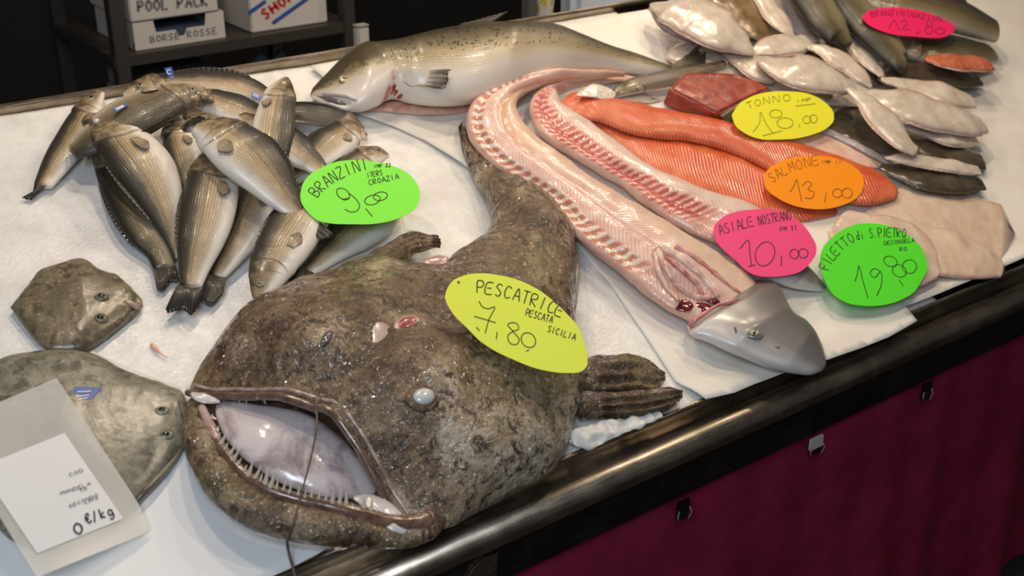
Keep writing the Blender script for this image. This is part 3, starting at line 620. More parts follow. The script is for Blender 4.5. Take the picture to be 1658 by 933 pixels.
def lettering(pl, strokes, width, mat, parent, lift=.0006, name='lettering', th=.0004, soft=True):
    Vv, F = [], []; nrm = pl.n
    for st in strokes:
        st = np.array(st, float)
        if soft and len(st) > 2: st = curve(st, len(st) * 5)
        P = pl.hit(st[:, 0], st[:, 1]) + nrm * lift
        if len(P) < 2: continue
        t = np.gradient(P, axis=0); t /= np.maximum(np.linalg.norm(t, axis=1), 1e-9)[:, None]; sd = np.cross(nrm, t) * width / 2
        b = len(Vv); k = len(P)
        for i in range(k): Vv += [P[i] + sd[i], P[i] - sd[i], P[i] + sd[i] - nrm * th, P[i] - sd[i] - nrm * th]
        for i in range(k - 1):
            a = b + i * 4; F += [[a, a + 1, a + 5, a + 4], [a, a + 4, a + 6, a + 2], [a + 1, a + 3, a + 7, a + 5]]
        F += [[b, b + 2, b + 3, b + 1], [b + 4 * k - 4, b + 4 * k - 3, b + 4 * k - 1, b + 4 * k - 2]]
    return mesh(name, Vv, F, mat, parent, smooth=False)

# ------------------------------------------------------------------ behind the stall
YS = 1.3
sp = lambda x, y, Y=YS: at_y(x, y, Y)
def shelf_unit():
    a, b = sp(195, 95), sp(563, 60); t = thing('storage_shelf', 'dark metal storage shelf behind the stall holding cartons', 'shelf', (a[0], YS + .2, 0))
    for x in (a[0], b[0]):
        for y in (YS, YS + .42): box('post', x - .016, x + .016, y - .016, y + .016, 0, 1.75, SHELFM, t, .002)
    zt = sp(290, 76)[2]
    for z in (zt - .022, zt - .30, zt - .60, zt + .45): box('shelf_board', a[0] - .02, b[0] + .02, YS - .012, YS + .44, z - .022 if z != zt - .022 else z - .004, z + .022 if z == zt - .022 else z, SHELFM, t, .002)
    return zt
ZT = shelf_unit()
def carton(name, x0, x1, ytop, ybot, Y, depth, mat, label, group=None, zfloor=None, top=True):
    a, b = at_y(x0, ybot, Y), at_y(x1, ybot, Y); z0 = zfloor if zfloor is not None else min(a[2], b[2]); z1 = at_y((x0 + x1) / 2, ytop, Y)[2]
    t = thing(name, label, 'box', ((a[0] + b[0]) / 2, Y + depth / 2, z0), group)
    box('carton_body', a[0], b[0], Y, Y + depth, z0, z1, mat, t, .003)
    return t, Plane((a[0], Y, z0), (0, -1, 0)), a[0], b[0], z0, z1
def tray_carton():
    Y = YS + .02; a, b = at_y(219, 76, Y), at_y(366, 66, Y); z0, z1 = ZT + .001, at_y(219, 37, Y)[2]
    t = thing('carton', 'open-fronted white carton on the shelf, under the other one', 'box', ((a[0] + b[0]) / 2, Y + .1, z0), 'white cartons on the shelf')
    x0, x1 = a[0], b[0]; w = x1 - x0; zc = z0 + (z1 - z0) * .55
    front = [(x0, Y, z0), (x1, Y, z0), (x1, Y, z1), (x0 + w * .80, Y, z1), (x0 + w * .78, Y, zc), (x0 + w * .58, Y, zc), (x0 + w * .54, Y, zc - .016), (x0 + w * .48, Y, zc - .016), (x0 + w * .45, Y, zc), (x0 + w * .24, Y, zc), (x0 + w * .22, Y, z1), (x0, Y, z1)]
    prism('front_flap', front, (0, .003, 0), CARTON, t)
    box('carton_body', x0, x1, Y + .004, Y + .012, z0, zc - .018, CARTON, t, 0)
    box('side_wall', x0, x0 + .004, Y + .003, Y + .25, z0, z1, CARTON, t, 0); box('side_wall', x1 - .004, x1, Y + .003, Y + .25, z0, z1, CARTON, t, 0)
    box('back_wall', x0, x1, Y + .245, Y + .25, z0, z1, CARTON, t, 0)
    box('blue_contents', x0 + .02, x1 - .02, Y + .02, Y + .22, z0, zc + .004, plain('blue_bags', (.05, .07, .11), .4), t, .004)
    lettering(Plane((x0, Y, z0), (0, -1, 0)), txt('BORSE', (244, 69), None, (294, 62.2), 10), .0035, PRINT_GREY, t, soft=False); lettering(Plane((x0, Y, z0), (0, -1, 0)), txt('ROSSE', (304, 60.8), None, (354, 54), 10), .0035, PRINT_GREY, t, soft=False)
    a2, b2 = at_y(211, 34, Y), at_y(353, 21, Y); t2 = thing('carton', 'white carton printed POOL PACK on the shelf, on top of the open-fronted one', 'box', ((a2[0] + b2[0]) / 2, Y + .1, z1), 'white cartons on the shelf')
    box('carton_body', a2[0], b2[0], Y - .004, Y + .26, z1 + .002, z1 + .21, CARTON, t2, .003)
    lettering(Plane((x0, Y - .004, z0), (0, -1, 0)), txt('POOL', (224, 19), None, (276, 14.5), 17), .007, PRINT_GREY, t2, soft=False); lettering(Plane((x0, Y - .004, z0), (0, -1, 0)), txt('PACK', (288, 13.5), None, (340, 9), 17), .007, PRINT_GREY, t2, soft=False)
tray_carton()
def big_carton():
    Y = YS + .02; a, b = at_y(407, 42, Y), at_y(530, 23, Y)
    t = thing('carton', 'white carton with diagonal blue stripes and red print at the right end of the shelf', 'box', ((a[0] + b[0]) / 2, Y + .1, ZT), 'white cartons on the shelf')
    box('carton_body', a[0], b[0], Y, Y + .24, ZT + .001, ZT + .28, CARTON, t, .003); pl = Plane((a[0], Y, 0), (0, -1, 0))
    lettering(pl, [[(402, 22), (430, 2)]], .010, PRINT_BLUE, t, name='blue_stripe', soft=False); lettering(pl, [[(441, 38), (500, -4)]], .010, PRINT_BLUE, t, name='blue_stripe', soft=False)
    lettering(pl, txt('SHOP', (430, 31), None, (482, -6), 15, .8), .0075, PRINT_RED, t, soft=False)
big_carton()
def small_stuff():
    Y = 1.02; a = at_y(581, 84, Y); b = at_y(600, 82, Y); z1 = at_y(585, 44, Y)[2]; t = thing('crate', 'pale box standing beside the right post of the storage shelf', 'box', ((a[0] + b[0]) / 2, Y + .02, 0))
    box('crate_body', a[0], b[0], Y, Y + .024, 0, z1, CARTON, t, .004); box('crate_lid', a[0] - .001, b[0] + .001, Y - .001, Y + .025, z1, z1 + .004, CARTON_G, t, .003)
    # papers on the lower shelf, bags
    z = ZT - .30
    B = at_y(270, 120, YS + .05)
    p0 = np.array([sp(212, 120)[0], YS + .02, z]); t = thing('paper_stack', 'stack of grey papers on the lower board of the storage shelf', 'paper', p0 + [.13, .12, 0])
    for k in range(5): box('paper_sheet', p0[0] + .03 + .006 * k, p0[0] + .27 + .004 * (k % 3), p0[1] + .01, p0[1] + .30, z + .002 + .04 * k, z + .04 * k + .039, CARTON_G, t, .002)
    p = sp(470, 88); rr = np.random.RandomState(3); k = 26; Vv = []
    bag = Loft()
    ph = np.linspace(0, 2 * np.pi, k, endpoint=False); rows = 12
    for i in range(rows):
        g = i / (rows - 1); r = (.10 * math.sin(math.pi * min(1, .18 + g * .75)) + .01)
        for f in ph: Vv.append((p[0] + .03 + r * 1.0 * math.cos(f) * (1 + .12 * math.sin(5 * f + i)), YS + .16 + r * math.sin(f), z + .003 + .19 * g * (1 + .1 * math.sin(3 * f))))
    Vv += [(p[0] + .03, YS + .16, z + .003), (p[0] + .03, YS + .16, z + .18)]
    o = fix_normals(mesh('plastic_bag', Vv, loft_faces(rows, k), plain('green_film', (.16, .24, .20), .25), base=(p[0], YS + .16, z))); props(o, 'crumpled pale green plastic bag on the lower shelf board', 'bag')
    Y = .95; a = at_y(857, 30, Y); t = thing('steel_post', 'grey upright post behind the salmon beside the yellow and white bag', 'post', (a[0], Y, 0))
    box('post_shaft', a[0] - .014, a[0] + .014, Y - .014, Y + .014, 0, 2.1, plain('grey_post', (.09, .085, .08), .5), t, .002); box('foot_plate', a[0] - .05, a[0] + .05, Y - .05, Y + .05, 0, .012, SHELFM, t, .002)
    Y = 1.0; a = at_y(878, 33, Y); Vv = []; k = 30; rows = 14; ph = np.linspace(0, 2 * np.pi, k, endpoint=False)
    for i in range(rows):
        g = i / (rows - 1); r = .026 * (1 + .25 * math.sin(g * 9))
        for f in ph: Vv.append((a[0] + r * math.cos(f) * (1 + .2 * math.sin(3 * f + 4 * g)), Y + r * math.sin(f), .70 + .62 * g))
    Vv += [(a[0], Y, .70), (a[0], Y, 1.32)]
    mm = Mat('yellow_white_film'); bagm = mm.out(mm.mix(mm.rng(mm.noise(24, 3), .48, .56), (.75, .72, .66), (.70, .52, .05)), .4)
    o = fix_normals(mesh('hanging_bag', Vv, loft_faces(rows, k), bagm, base=(a[0], Y, 1.0))); props(o, 'white and yellow bag hanging behind the salmon next to the grey post', 'bag')
    Y = 1.10; a, b = at_y(896, 27, Y), at_y(1085, 2, Y); x0, x1 = at_y(896, 27, Y + .09)[0], b[0] + .25; t = thing('fish_tub', 'pale bluish plastic tub standing behind the back edge of the table', 'tub', ((x0 + x1) / 2, Y + .05, 0))
    pm = plain('bluish_plastic', (.72, .79, .88), .4, var=.04); box('tub_body', x0 + .01, x1 - .01, Y + .01, Y + .09, .35, 1.42, pm, t, .02); box('tub_rim', x0, x1, Y, Y + .10, 1.42, 1.45, pm, t, .01)
    box('tub_stand', x0 + .03, x1 - .03, Y + .02, Y + .08, 0, .35, SHELFM, t, .005)
small_stuff()
# ------------------------------------------------------------------ sea bass
def base_of(B, i=None):
    i = B.n_ // 2 if i is None else i
    return B.c[i] - N * B.th[i]
def add_tail(B, pts, mat, root, h, n=N, seed=1, name='tail_fin', rag=.05, lift=0.004):
    """pts: outline of the tail's free edge in pixels, dorsal lobe first."""
    r0 = B.c[-1] + B.e[-1] * B.d[-1] * 1.0; r1 = B.c[-1] - B.e[-1] * B.d[-1] * 1.0; b = B.t[-1] * B.d[-1] * .6
    R3 = [r0 - b, B.c[-1] - b, r1 - b]
    P = [at(x, y, h) for x, y in pts]
    return fin(name, R3, P, mat, root, nk=25, nr=9, th=.0016, pleat=.0005, seed=seed, rag=rag, lift=lift)
def bass(spine, h, dors, label, tries=9, roll=0.0, ratio=.46, tail=None, mat=None, head=True, eye=True, pect=True, dorsal=True, name='sea_bass', group='sea bass in the pile', sg=.27, ld=.5, hoff=0):
    roll = math.radians(roll)
    def disp(s, dv, P):
        g = sg - .045 * dv * dv; a = .0026 * (1 - sstep(s, g - .006, g + .006)) * sstep(s, .10, .2)
        g2 = sg - .075; a = a - .0012 * np.exp(-((s - g2 + .02 * dv) / .008) ** 2) * (np.abs(dv) < .75)
        a = a - .0028 * np.exp(-((dv + .12 - s * 3.2) / .16) ** 2) * (1 - sstep(s, .06, .10)) * (dv > -.9)
        return a if head else 0 * s
    B = settle(h, tries=tries, spine=spine, dors=dors, ratio=ratio, n=72, m=40, roll=roll, disp=disp, warp=.6)
    t = thing(name, label, 'fish', base_of(B), group)
    mat = mat or BASS
    loft_mesh(B, 'body', mat, t)
    L_ = B.sm[-1]
    if eye:
        p, nn, td, ed = surf(B, .105, math.acos(.30)); r = .0072 * max(.8, min(1.1, L_ / .36))
        e = dome('eye', p, nn, td, r, r, r * .6, IRIS, t, .3); dome('pupil', p + nn * r * .34, nn, td, r * .58, r * .58, r * .22, PUPIL if not eye == 'cloud' else GLASSY, e, .2)
    if pect:
        a0 = math.acos(-.22); p, nn, td, ed = surf(B, sg + .035, a0); w = B.d.max() * .13; ln = L_ * .11
        up = np.cross(nn, td); up = up * np.sign(up @ ed)
        k = np.linspace(-1, 1, 25)
        R3 = [p + up * w * q + nn * .0005 for q in k]; T3 = [p + td * ln * (1 - .5 * q * q) + up * w * (1.9 * q - .5) + nn * (.004 + .001 * q) for q in k]
        fin('pectoral_fin', R3, T3, FIN_L, t, nk=25, nr=7, nrm=nn, pleat=.0004, lift=.001)
    if dorsal:
        ss = np.linspace(.34, .78, 15); R3, T3 = [], []
        for q in ss:
            p, nn, td, ed = surf(B, q, .12); o = nn
            hh = L_ * .020 * math.sin(math.pi * min(1, max(0.05, (q - .30) / .52))) * ld * 2
            R3.append(p - o * .001); T3.append(p + o * hh + td * hh * .8)
        fin('dorsal_fin', R3, T3, FIN_D, t, nk=23, nr=5, nrm=np.cross(B.t[30], nn), pleat=.0004, rag=.08)
    if tail is not None: add_tail(B, tail[0], FIN_D, t, tail[1] + B.off)
    return t, B

# the lowest first
bass([(160, 150, 10), (150, 165, 17), (138, 190, 25), (118, 225, 27), (95, 260, 24), (70, 300, 15)], (.012, .004), -1, 'sea bass at the far left corner of the pile with its pale gill cover up', tail=([(55, 300), (50, 325), (35, 320)], .004), dorsal=False)
bass([(200, 152, 5), (212, 148, 10), (227, 143, 15), (262, 139, 20), (300, 137, 22), (343, 137, 23), (386, 143, 24), (418, 156, 21), (445, 173, 13)], (.028, .012), 1, 'long silvery sea bass lying along the back rim with a blue gill tag', mat=BASS, ratio=.42)
bass([(300, 156, 10), (318, 158, 15), (340, 163, 21), (370, 174, 24), (410, 188, 21), (455, 198, 13)], (.022, .010), 1, 'tan flanked sea bass just in front of the silvery one along the back rim', head=False, eye=False, pect=False)
bass([(588, 206, 3), (578, 202, 9), (555, 193, 15), (525, 185, 17), (490, 180, 16), (455, 180, 12)], (.010, .012), -1, 'dark backed sea bass with a blood red gill, snout towards the salmon head', mat=BASS_DARK, roll=35, pect=False)
bass([(592, 218, 4), (584, 214, 12), (565, 214, 22), (543, 228, 31), (515, 252, 30), (490, 276, 19), (476, 290, 12)], (.016, .008), -1, 'pale bellied sea bass right of the upright head, its snout to the right', eye=False)
bass([(626, 249, 4), (618, 248, 11), (602, 252, 18), (578, 266, 23), (548, 292, 25), (520, 322, 19), (505, 345, 10)], (.014, .008), -1, 'sea bass whose brown striped head shows just above the green price card', mat=BASS, pect=False)
bass([(636, 318, 10), (626, 328, 26), (608, 346, 37), (575, 375, 36), (545, 400, 25), (517, 424, 17), (500, 438, 13)], (.006, .004), -1, 'sea bass under the green price card with its dark tail pointing at the monkfish', head=False, eye=False, pect=False, tail=([(466, 453), (474, 471), (492, 460), (516, 443)][::1], .006))
bass([(440, 262, 16), (428, 300, 36), (410, 340, 40), (390, 380, 34), (368, 418, 23), (351, 447, 14)], (.012, .004), -1, 'sea bass right of the broad central one, its tail tucked beside the larger tail', eye=False, tail=([(323, 487), (333, 495), (343, 496), (360, 478)], .008))
bass([(418, 490, 5), (420, 482, 12), (426, 465, 22), (436, 440, 31), (450, 414, 40), (468, 384, 44), (490, 350, 40), (512, 320, 30), (530, 296, 14)], (.006, .012), 1, 'sea bass with its head down on the ice, snout pointing towards the monkfish mouth', ld=.3, sg=.36)
bass([(170, 222, 16), (176, 245, 26), (190, 282, 33), (210, 330, 34), (236, 380, 29), (256, 408, 21), (266, 434, 18)], (.004, .004), -1, 'darkest sea bass, under the front left one, its tail lowest on the left', mat=BASS_DARK, head=False, eye=False, pect=False, ld=.3, tail=([(254, 470), (262, 474), (275, 457), (291, 456)], .008))
bass([(283, 188, 5), (284, 194, 13), (288, 206, 23), (295, 230, 31), (304, 262, 33), (318, 302, 26), (328, 330, 12)], (.030, .020), -1, 'dark backed sea bass lying head up between the front left and long diagonal ones', dorsal=False)
bass([(336, 156, 6), (330, 154, 13), (312, 153, 20), (285, 158, 26), (255, 170, 33), (220, 187, 38), (185, 207, 36), (150, 228, 26), (118, 244, 14)], (.046, .018), 1, 'brown sea bass at the back left lying belly down, snout to the right', roll=38, mat=m_bass('brown_bass_skin', (.05, .042, .028), (.22, .175, .105), (.62, .55, .45)))
bass([(463, 126, 5), (461, 133, 12), (457, 144, 20), (451, 165, 27), (446, 190, 33), (442, 217, 35), (438, 255, 28), (434, 280, 12)], (.045, .016), 1, 'sea bass standing with its head straight up between the silvery fish and the salmon', roll=20, dorsal=False, eye='cloud')
bass([(392, 188, 10), (405, 196, 16), (424, 207, 21), (450, 223, 26), (480, 245, 26), (504, 262, 19), (520, 278, 13)], (.030, .020), 1, 'sea bass behind the long diagonal one, tapering to the left edge of the green card', head=False, eye=False, pect=False, tail=([(540, 278), (532, 290), (524, 302)], .035))
bass([(147, 185, 6), (152, 190, 16), (166, 199, 26), (185, 214, 36), (210, 243, 45), (236, 277, 48), (256, 315, 40), (271, 355, 27), (282, 392, 13), (290, 418, 10)], (.040, .008), -1, 'big golden flanked sea bass at the front left with its head upper left', roll=10, tries=4, eye='cloud')
bass([(353, 238, 12), (352, 255, 29), (346, 285, 40), (340, 320, 46), (333, 355, 45), (323, 395, 38), (315, 430, 27), (309, 463, 18)], (.046, .014), 1 * -1 * -1 * -1, 'broad golden sea bass in the middle front with a wide black forked tail', eye=False, roll=8, tail=([(268, 500), (270, 509), (296, 501), (310, 512), (322, 497)], .006))
bass([(320, 202, 6), (324, 200, 13), (340, 207, 26), (365, 223, 39), (395, 248, 47), (425, 278, 42), (450, 308, 32), (472, 335, 20), (490, 358, 13)], (.060, .030), 1, 'long pale bellied sea bass lying diagonally over the top of the pile', eye=False, tail=([(541, 380), (536, 386), (520, 390)], .035))

def tag(pts, h, label, lines=None, tilt=0):
    """A small printed plastic tag: four corner pixels (x, y, h)."""
    P = [at(x, y, hh) for x, y, hh in pts]; pl = Plane.three(P[0], P[1], P[2])
    t = thing('gill_tag', label, 'tag', np.mean(P, 0), 'blue tags on the fish')
    P = [pl.hit(x, y) for x, y, _ in pts]
    prism('tag_plate', P, -pl.n * .0008, TAG_BLUE, t)
    q = [np.array(p[:2], float) for p in pts]; mid = lambda a, b, k: q[a] * (1 - k) + q[b] * k
    st = []
    for k0, k1 in (lines or ((.3, .3), (.6, .6))):
        a = mid(0, 3, k0) * .85 + mid(1, 2, k0) * .15; b = mid(0, 3, k1) * .3 + mid(1, 2, k1) * .7; st.append([tuple(a), tuple(b)])
    lettering(pl, st, .0016, TAG_WHITE, t, name='print', soft=False)
    return t, pl
def build_tags():
    t, pl = tag([(266, 110, .062), (278, 108, .062), (285, 131, .045), (275, 133, .045)], 0, 'small blue tag printed C standing up at the gill of the silvery sea bass', ((.75, .7),))
    lettering(pl, [[(276, 114), (272, 113), (270.5, 117), (273, 120), (277, 119)]], .0014, TAG_WHITE, t, name='letter')
    tag([(407, 148, .048), (425, 155, .046), (423, 163, .044), (406, 156, .046)], 0, 'small blue tag on the flank of the silvery sea bass')
    tag([(181, 177, .098), (205, 166, .098), (209, 170, .096), (188, 182, .096)], 0, 'blue tag lying on the brown sea bass at the back left')
    tag([(306, 190, .085), (331, 186, .085), (329, 192, .082), (310, 195, .082)], 0, 'blue tag at the head of the long diagonal sea bass')
    tag([(120, 626, .030), (165, 627, .030), (150, 646, .030), (118, 652, .030)], 0, 'large blue tag on the green flatfish at the left edge', ((.35, .35), (.65, .65), (.85, .85)))
    tag([(116, 449, .026), (134, 455, .026), (134, 462, .025), (116, 464, .026)], 0, 'blue tag on the spotted flatfish at the left edge')

# ------------------------------------------------------------------ salmon
def whole_salmon():
    L = [(502, 153), (504, 146), (513, 134), (533, 112), (556, 89), (580, 75), (604, 68), (654, 58), (705, 46), (765, 37), (814, 34), (862, 34), (900, 39), (940, 54), (985, 72), (1030, 86), (1062, 98), (1084, 106)]
    R = [(503, 157), (508, 160), (520, 166), (548, 178), (580, 178), (612, 168), (640, 160), (672, 167), (717, 171), (765, 167), (812, 153), (855, 139), (895, 127), (932, 119), (980, 118), (1030, 121), (1066, 122), (1086, 119)]
    T = [(0, .004), (.05, .018), (.15, .040), (.3, .055), (.55, .055), (.75, .035), (.9, .018), (1, .010)]
    def disp(s, dv, P):
        g = .222 - .03 * np.abs(dv); a = .004 * (1 - sstep(s, g - .006, g + .004)) * sstep(s, .08, .16)
        jaw = np.exp(-((dv + .35 + .55 * (s - .02) / .10) / .13) ** 2) * (1 - sstep(s, .085, .105)) * sstep(s, .0, .012); return a - .010 * jaw
    B = loft(L, R, T=T, h=(.008, .008), n=110, m=56, disp=disp, warp=.6); REG.append(tree_of(B))
    t = thing('whole_salmon', 'whole silver salmon with a dark spotted back lying along the back of the white sheet', 'fish', base_of(B))
    loft_mesh(B, 'body', SALMON, t)
    p, nn, td, ed = surf(B, .088, math.acos(.24)); e = dome('eye', p, nn, td, .0105, .0105, .004, IRIS_S, t, .3); dome('pupil', p + nn * .0022, nn, td, .0042, .0042, .0012, PUPIL, e, .2)
    tube('mouth_cleft', [surf(B, q, math.acos(d))[0] + surf(B, q, math.acos(d))[1] * o for q, d, o in ((.012, -.30, 0), (.03, -.36, -.001), (.05, -.45, -.001), (.07, -.58, -.001), (.088, -.72, 0))], [.002, .005, .007, .006, .002], plain('grey_mouth', (.17, .14, .14), .3, coat=.6), t, 10)
    tube('jaw_bone', [surf(B, q, math.acos(d))[0] + surf(B, q, math.acos(d))[1] * .0012 for q, d in ((.03, -.18), (.06, -.26), (.09, -.44), (.112, -.66))], [.002, .0042, .0042, .002], plain('pale_jaw', (.66, .61, .55), .3, coat=.5), t, 10)
    # pectoral fin, belly flap, back fins, tail
    def onb(px, py, up=0):
        i = np.argmin(np.sum((proj(B.P) - [px, py]) ** 2, -1) + 1e6 * (np.sum(B.nr * (CAM - B.P), -1) < 0)); a, b = np.unravel_index(i, B.P.shape[:2]); return B.P[a, b] + B.nr[a, b] * up, B.nr[a, b], B.t[a]
    r = [onb(652, 121, 0)[0], onb(656, 131, 0)[0], onb(662, 142, 0)[0]]; q = [onb(727, 117, .010)[0], onb(724, 128, .012)[0], onb(717, 141, .010)[0], onb(700, 143, .008)[0]]
    fin('pectoral_fin', r, q, FIN_S, t, nk=21, nr=10, lift=.004, rag=.12, pleat=.0008)
    Bf = loft([(578, 177), (606, 171), (640, 163), (690, 172), (740, 171), (790, 160)], [(582, 180), (612, 181), (650, 184), (695, 187), (745, 183), (796, 172)], T=[(0, .003), (.2, .008), (.8, .008), (1, .003)], h=(.006, .006), flat=True, n=50, m=24)
    loft_mesh(Bf, 'belly_flap', BELLYFLAP, t)
    for x_, y_, a, b in ((638, 145, .012, .005), (647, 157, .011, .005), (641, 152, .008, .005)):
        p, nn, td = onb(x_, y_); ed = np.cross(nn, td); dome('gill_blood', p, nn, ed + .3 * td, a, b, .003, BLOOD, t, .4)
    Rr, Tp = [], []
    for q in np.linspace(.41, .50, 9):
        p, nn, td, ed = surf(B, q, .06); hh = .006 + .022 * ((q - .41) / .09) ** 1.5; Rr.append(p); Tp.append(p + td * hh * 1.2 + ed * hh * .35 + N * hh * .45)
    fin('dorsal_fin', Rr, Tp, FIN_ST, t, nk=17, nr=6, nrm=np.cross(B.t[50], B.e[50]))
    add_tail(B, [(1144, 65), (1132, 80), (1133, 85), (1144, 83), (1143, 101), (1126, 110), (1107, 114)], FIN_ST, t, .040, rag=.04)
whole_salmon()

def fillet(name, L, R, T, h, mat, label, cat='fish fillet', group=None, n=80, m=48, ex=(.8, .7), disp=None, bump=.002):
    d = disp or (lambda s, dv, P: (vnoise(P, 35) * bump + vnoise(P, 90) * bump * .5))
    B = settle(h, step=.003, tries=7, L=L, R=R, T=T, n=n, m=m, flat=True, ex=ex, disp=d, warp=.5)
    o = loft_mesh(B, name, mat, base=B.c[B.n_ // 2]); props(o, label, cat, group); return o, B

# ------------------------------------------------------------------ salmon fillets, tuna, small things round them
FL2 = fillet('salmon_fillet', [(962, 190), (1020, 204), (1080, 214), (1140, 228), (1200, 247), (1260, 280), (1320, 318), (1354, 341)], [(972, 212), (1008, 240), (1060, 276), (1115, 302), (1180, 322), (1232, 343), (1292, 359), (1352, 350)], [(0, .006), (.2, .012), (.8, .014), (1, .006)], (.006, .006), FILLET, 'lower orange salmon fillet, partly under the other one and beside the dogfish', group='salmon fillets')
FL1 = fillet('salmon_fillet', [(909, 164), (922, 153), (963, 157), (1010, 166), (1060, 178), (1110, 188), (1160, 198), (1210, 211), (1270, 228), (1330, 246), (1385, 266), (1424, 281), (1450, 304)], [(912, 174), (938, 190), (972, 198), (1018, 216), (1066, 225), (1115, 229), (1165, 241), (1212, 260), (1262, 286), (1320, 310), (1370, 328), (1412, 332), (1449, 323)], [(0, .008), (.1, .016), (.5, .020), (.85, .016), (1, .008)], (.012, .006), FILLET, 'upper orange salmon fillet reaching from the dogfish bend to beyond the orange card', group='salmon fillets')
fillet('salmon_belly_strip', [(1228, 222), (1285, 218), (1345, 220), (1380, 234), (1414, 252), (1442, 268)], [(1240, 232), (1290, 238), (1335, 250), (1375, 263), (1405, 272), (1438, 273)], [(0, .005), (.5, .010), (1, .004)], (.022, .008), m_flesh('pale_pink_belly', (.76, .46, .36), (.82, .60, .50)), 'pale pink strip of salmon belly between the yellow and the orange card')
fillet('skin_strip', [(1322, 208), (1345, 212), (1375, 226), (1410, 244), (1445, 262)], [(1330, 217), (1350, 223), (1378, 237), (1410, 254), (1444, 270)], [(0, .003), (.5, .006), (1, .003)], (.014, .006), SOLE_G, 'grey blue strip of fish skin along the pale pink salmon belly')
def tuna():
    top = [(1084, 142), (1110, 117), (1135, 115), (1188, 118), (1228, 130), (1247, 142), (1163, 183)]; bot = [(1071, 170), (1102, 150), (1140, 150), (1200, 152), (1245, 162), (1254, 172), (1163, 206)]
    A = np.array([at(x, y, .048) for x, y in top]); Bb = np.array([at(x, y, .009) for x, y in bot])
    bm = bmesh.new(); va = [bm.verts.new(p) for p in A]; vb = [bm.verts.new(p) for p in Bb]; k = len(va)
    bm.faces.new(va); bm.faces.new(vb[::-1]); [bm.faces.new([va[i], vb[i], vb[(i + 1) % k], va[(i + 1) % k]]) for i in range(k)]
    bmesh.ops.recalc_face_normals(bm, faces=bm.faces); bmesh.ops.bevel(bm, geom=bm.edges[:], offset=.004, segments=3, affect='EDGES'); bmesh.ops.triangulate(bm, faces=bm.faces)
    for it in range(4):
        es = [e for e in bm.edges if e.calc_length() > .007]
        if es: bmesh.ops.subdivide_edges(bm, edges=es, cuts=1); bmesh.ops.triangulate(bm, faces=bm.faces[:])
    bm.normal_update(); P = np.array([v.co[:] for v in bm.verts]); nn = np.array([v.normal[:] for v in bm.verts])
    a, b = at(1092, 145, .045), at(1140, 168, .045); ab = b - a; q = np.clip(((P - a) @ ab) / (ab @ ab), 0, 1); dist = np.linalg.norm(P - a - q[:, None] * ab, axis=1)
    P = P + nn * (vnoise(P, 40) * .0018 + vnoise(P, 110) * .0006 - .006 * np.exp(-(dist / .004) ** 2))[:, None]
    F = [[v.index for v in f.verts] for f in bm.faces]; bm.verts.index_update(); F = [[v.index for v in f.verts] for f in bm.faces]; bm.free()
    t = thing('tuna_chunk', 'thick dark red block of raw tuna with a slit, behind the yellow card', 'fish fillet', Bb.mean(0)); mesh('meat', P, F, TUNA, t)
    pl = Plane.three(*[at(x, y, h) for x, y, h in ((1165, 190, .040), (1250, 150, .044), (1253, 168, .012))])
    q = [(1167, 188), (1205, 163), (1248, 146), (1253, 166), (1210, 188), (1170, 203)]
    prism('skin_side', [pl.hit(x, y) + pl.n * .0035 for x, y in q], -pl.n * .006, plain('tuna_skin', (.075, .065, .025), .35, coat=.4), t)
tuna()
def small_fish():
    B = loft(spine=[(988, 158, 3), (1000, 150, 9), (1018, 142, 13), (1040, 136, 14), (1072, 129, 14), (1110, 121, 12), (1145, 111, 9), (1170, 105, 7)], ratio=.55, h=(.010, .030), n=60, m=30, roll=.6)
    t = thing('headless_fish', 'slim grey brown fish with its head cut off, lying behind the red tuna block', 'fish', base_of(B)); m = m_bass('grey_brown_skin', (.16, .125, .085), (.32, .26, .19), (.62, .57, .52)); loft_mesh(B, 'body', m, t)
    p, td = B.c[-1], B.t[-1]; dome('cut_cavity', p + td * .002, td, N, B.d[-1] * .8, B.d[-1] * .75, .003, plain('dark_cavity', (.03, .015, .012), .4), t, .2)
    tube('cut_rim', [p + td * .003 + (N * math.cos(a) + B.e[-1] * math.sin(a)) * B.d[-1] * .95 for a in np.linspace(0, 6.1, 16)], .0022, m_flesh('tan_rim', (.40, .32, .24), (.55, .46, .38)), t, 6)
    R3 = [at(1012, 150, .012), at(1040, 148, .012)]; fin('anal_fin', R3, [at(1030, 158, .010), at(1062, 161, .008)], FIN_L, t, nk=13, nr=6)
small_fish()
fillet('pale_fillet_scrap', [(992, 163), (1020, 154), (1048, 152), (1066, 158)], [(1000, 170), (1026, 166), (1052, 167), (1070, 163)], [(0, .002), (.5, .005), (1, .002)], (.007, .007), SOLE_W, 'small pale fillet scrap under the slim headless fish')
def spotted():
    m = Mat('spotted_skin'); f = m.vor(260); c = m.mix(m.rng(f, .34, .24), (.80, .74, .64), (.12, .11, .07)); mm = m.out(m.mix(m.rng(m.noise(30, 3), .55, .45), c, (.80, .74, .64)), .3, coat=.5)
    fillet('skin_scrap', [(934, 152), (956, 138), (982, 142), (996, 150)], [(938, 156), (958, 158), (978, 161), (993, 160)], [(0, .002), (.5, .005), (1, .002)], (.030, .016), mm, 'scrap of white fish skin with dark spots behind the salmon fillet end')
spotted()

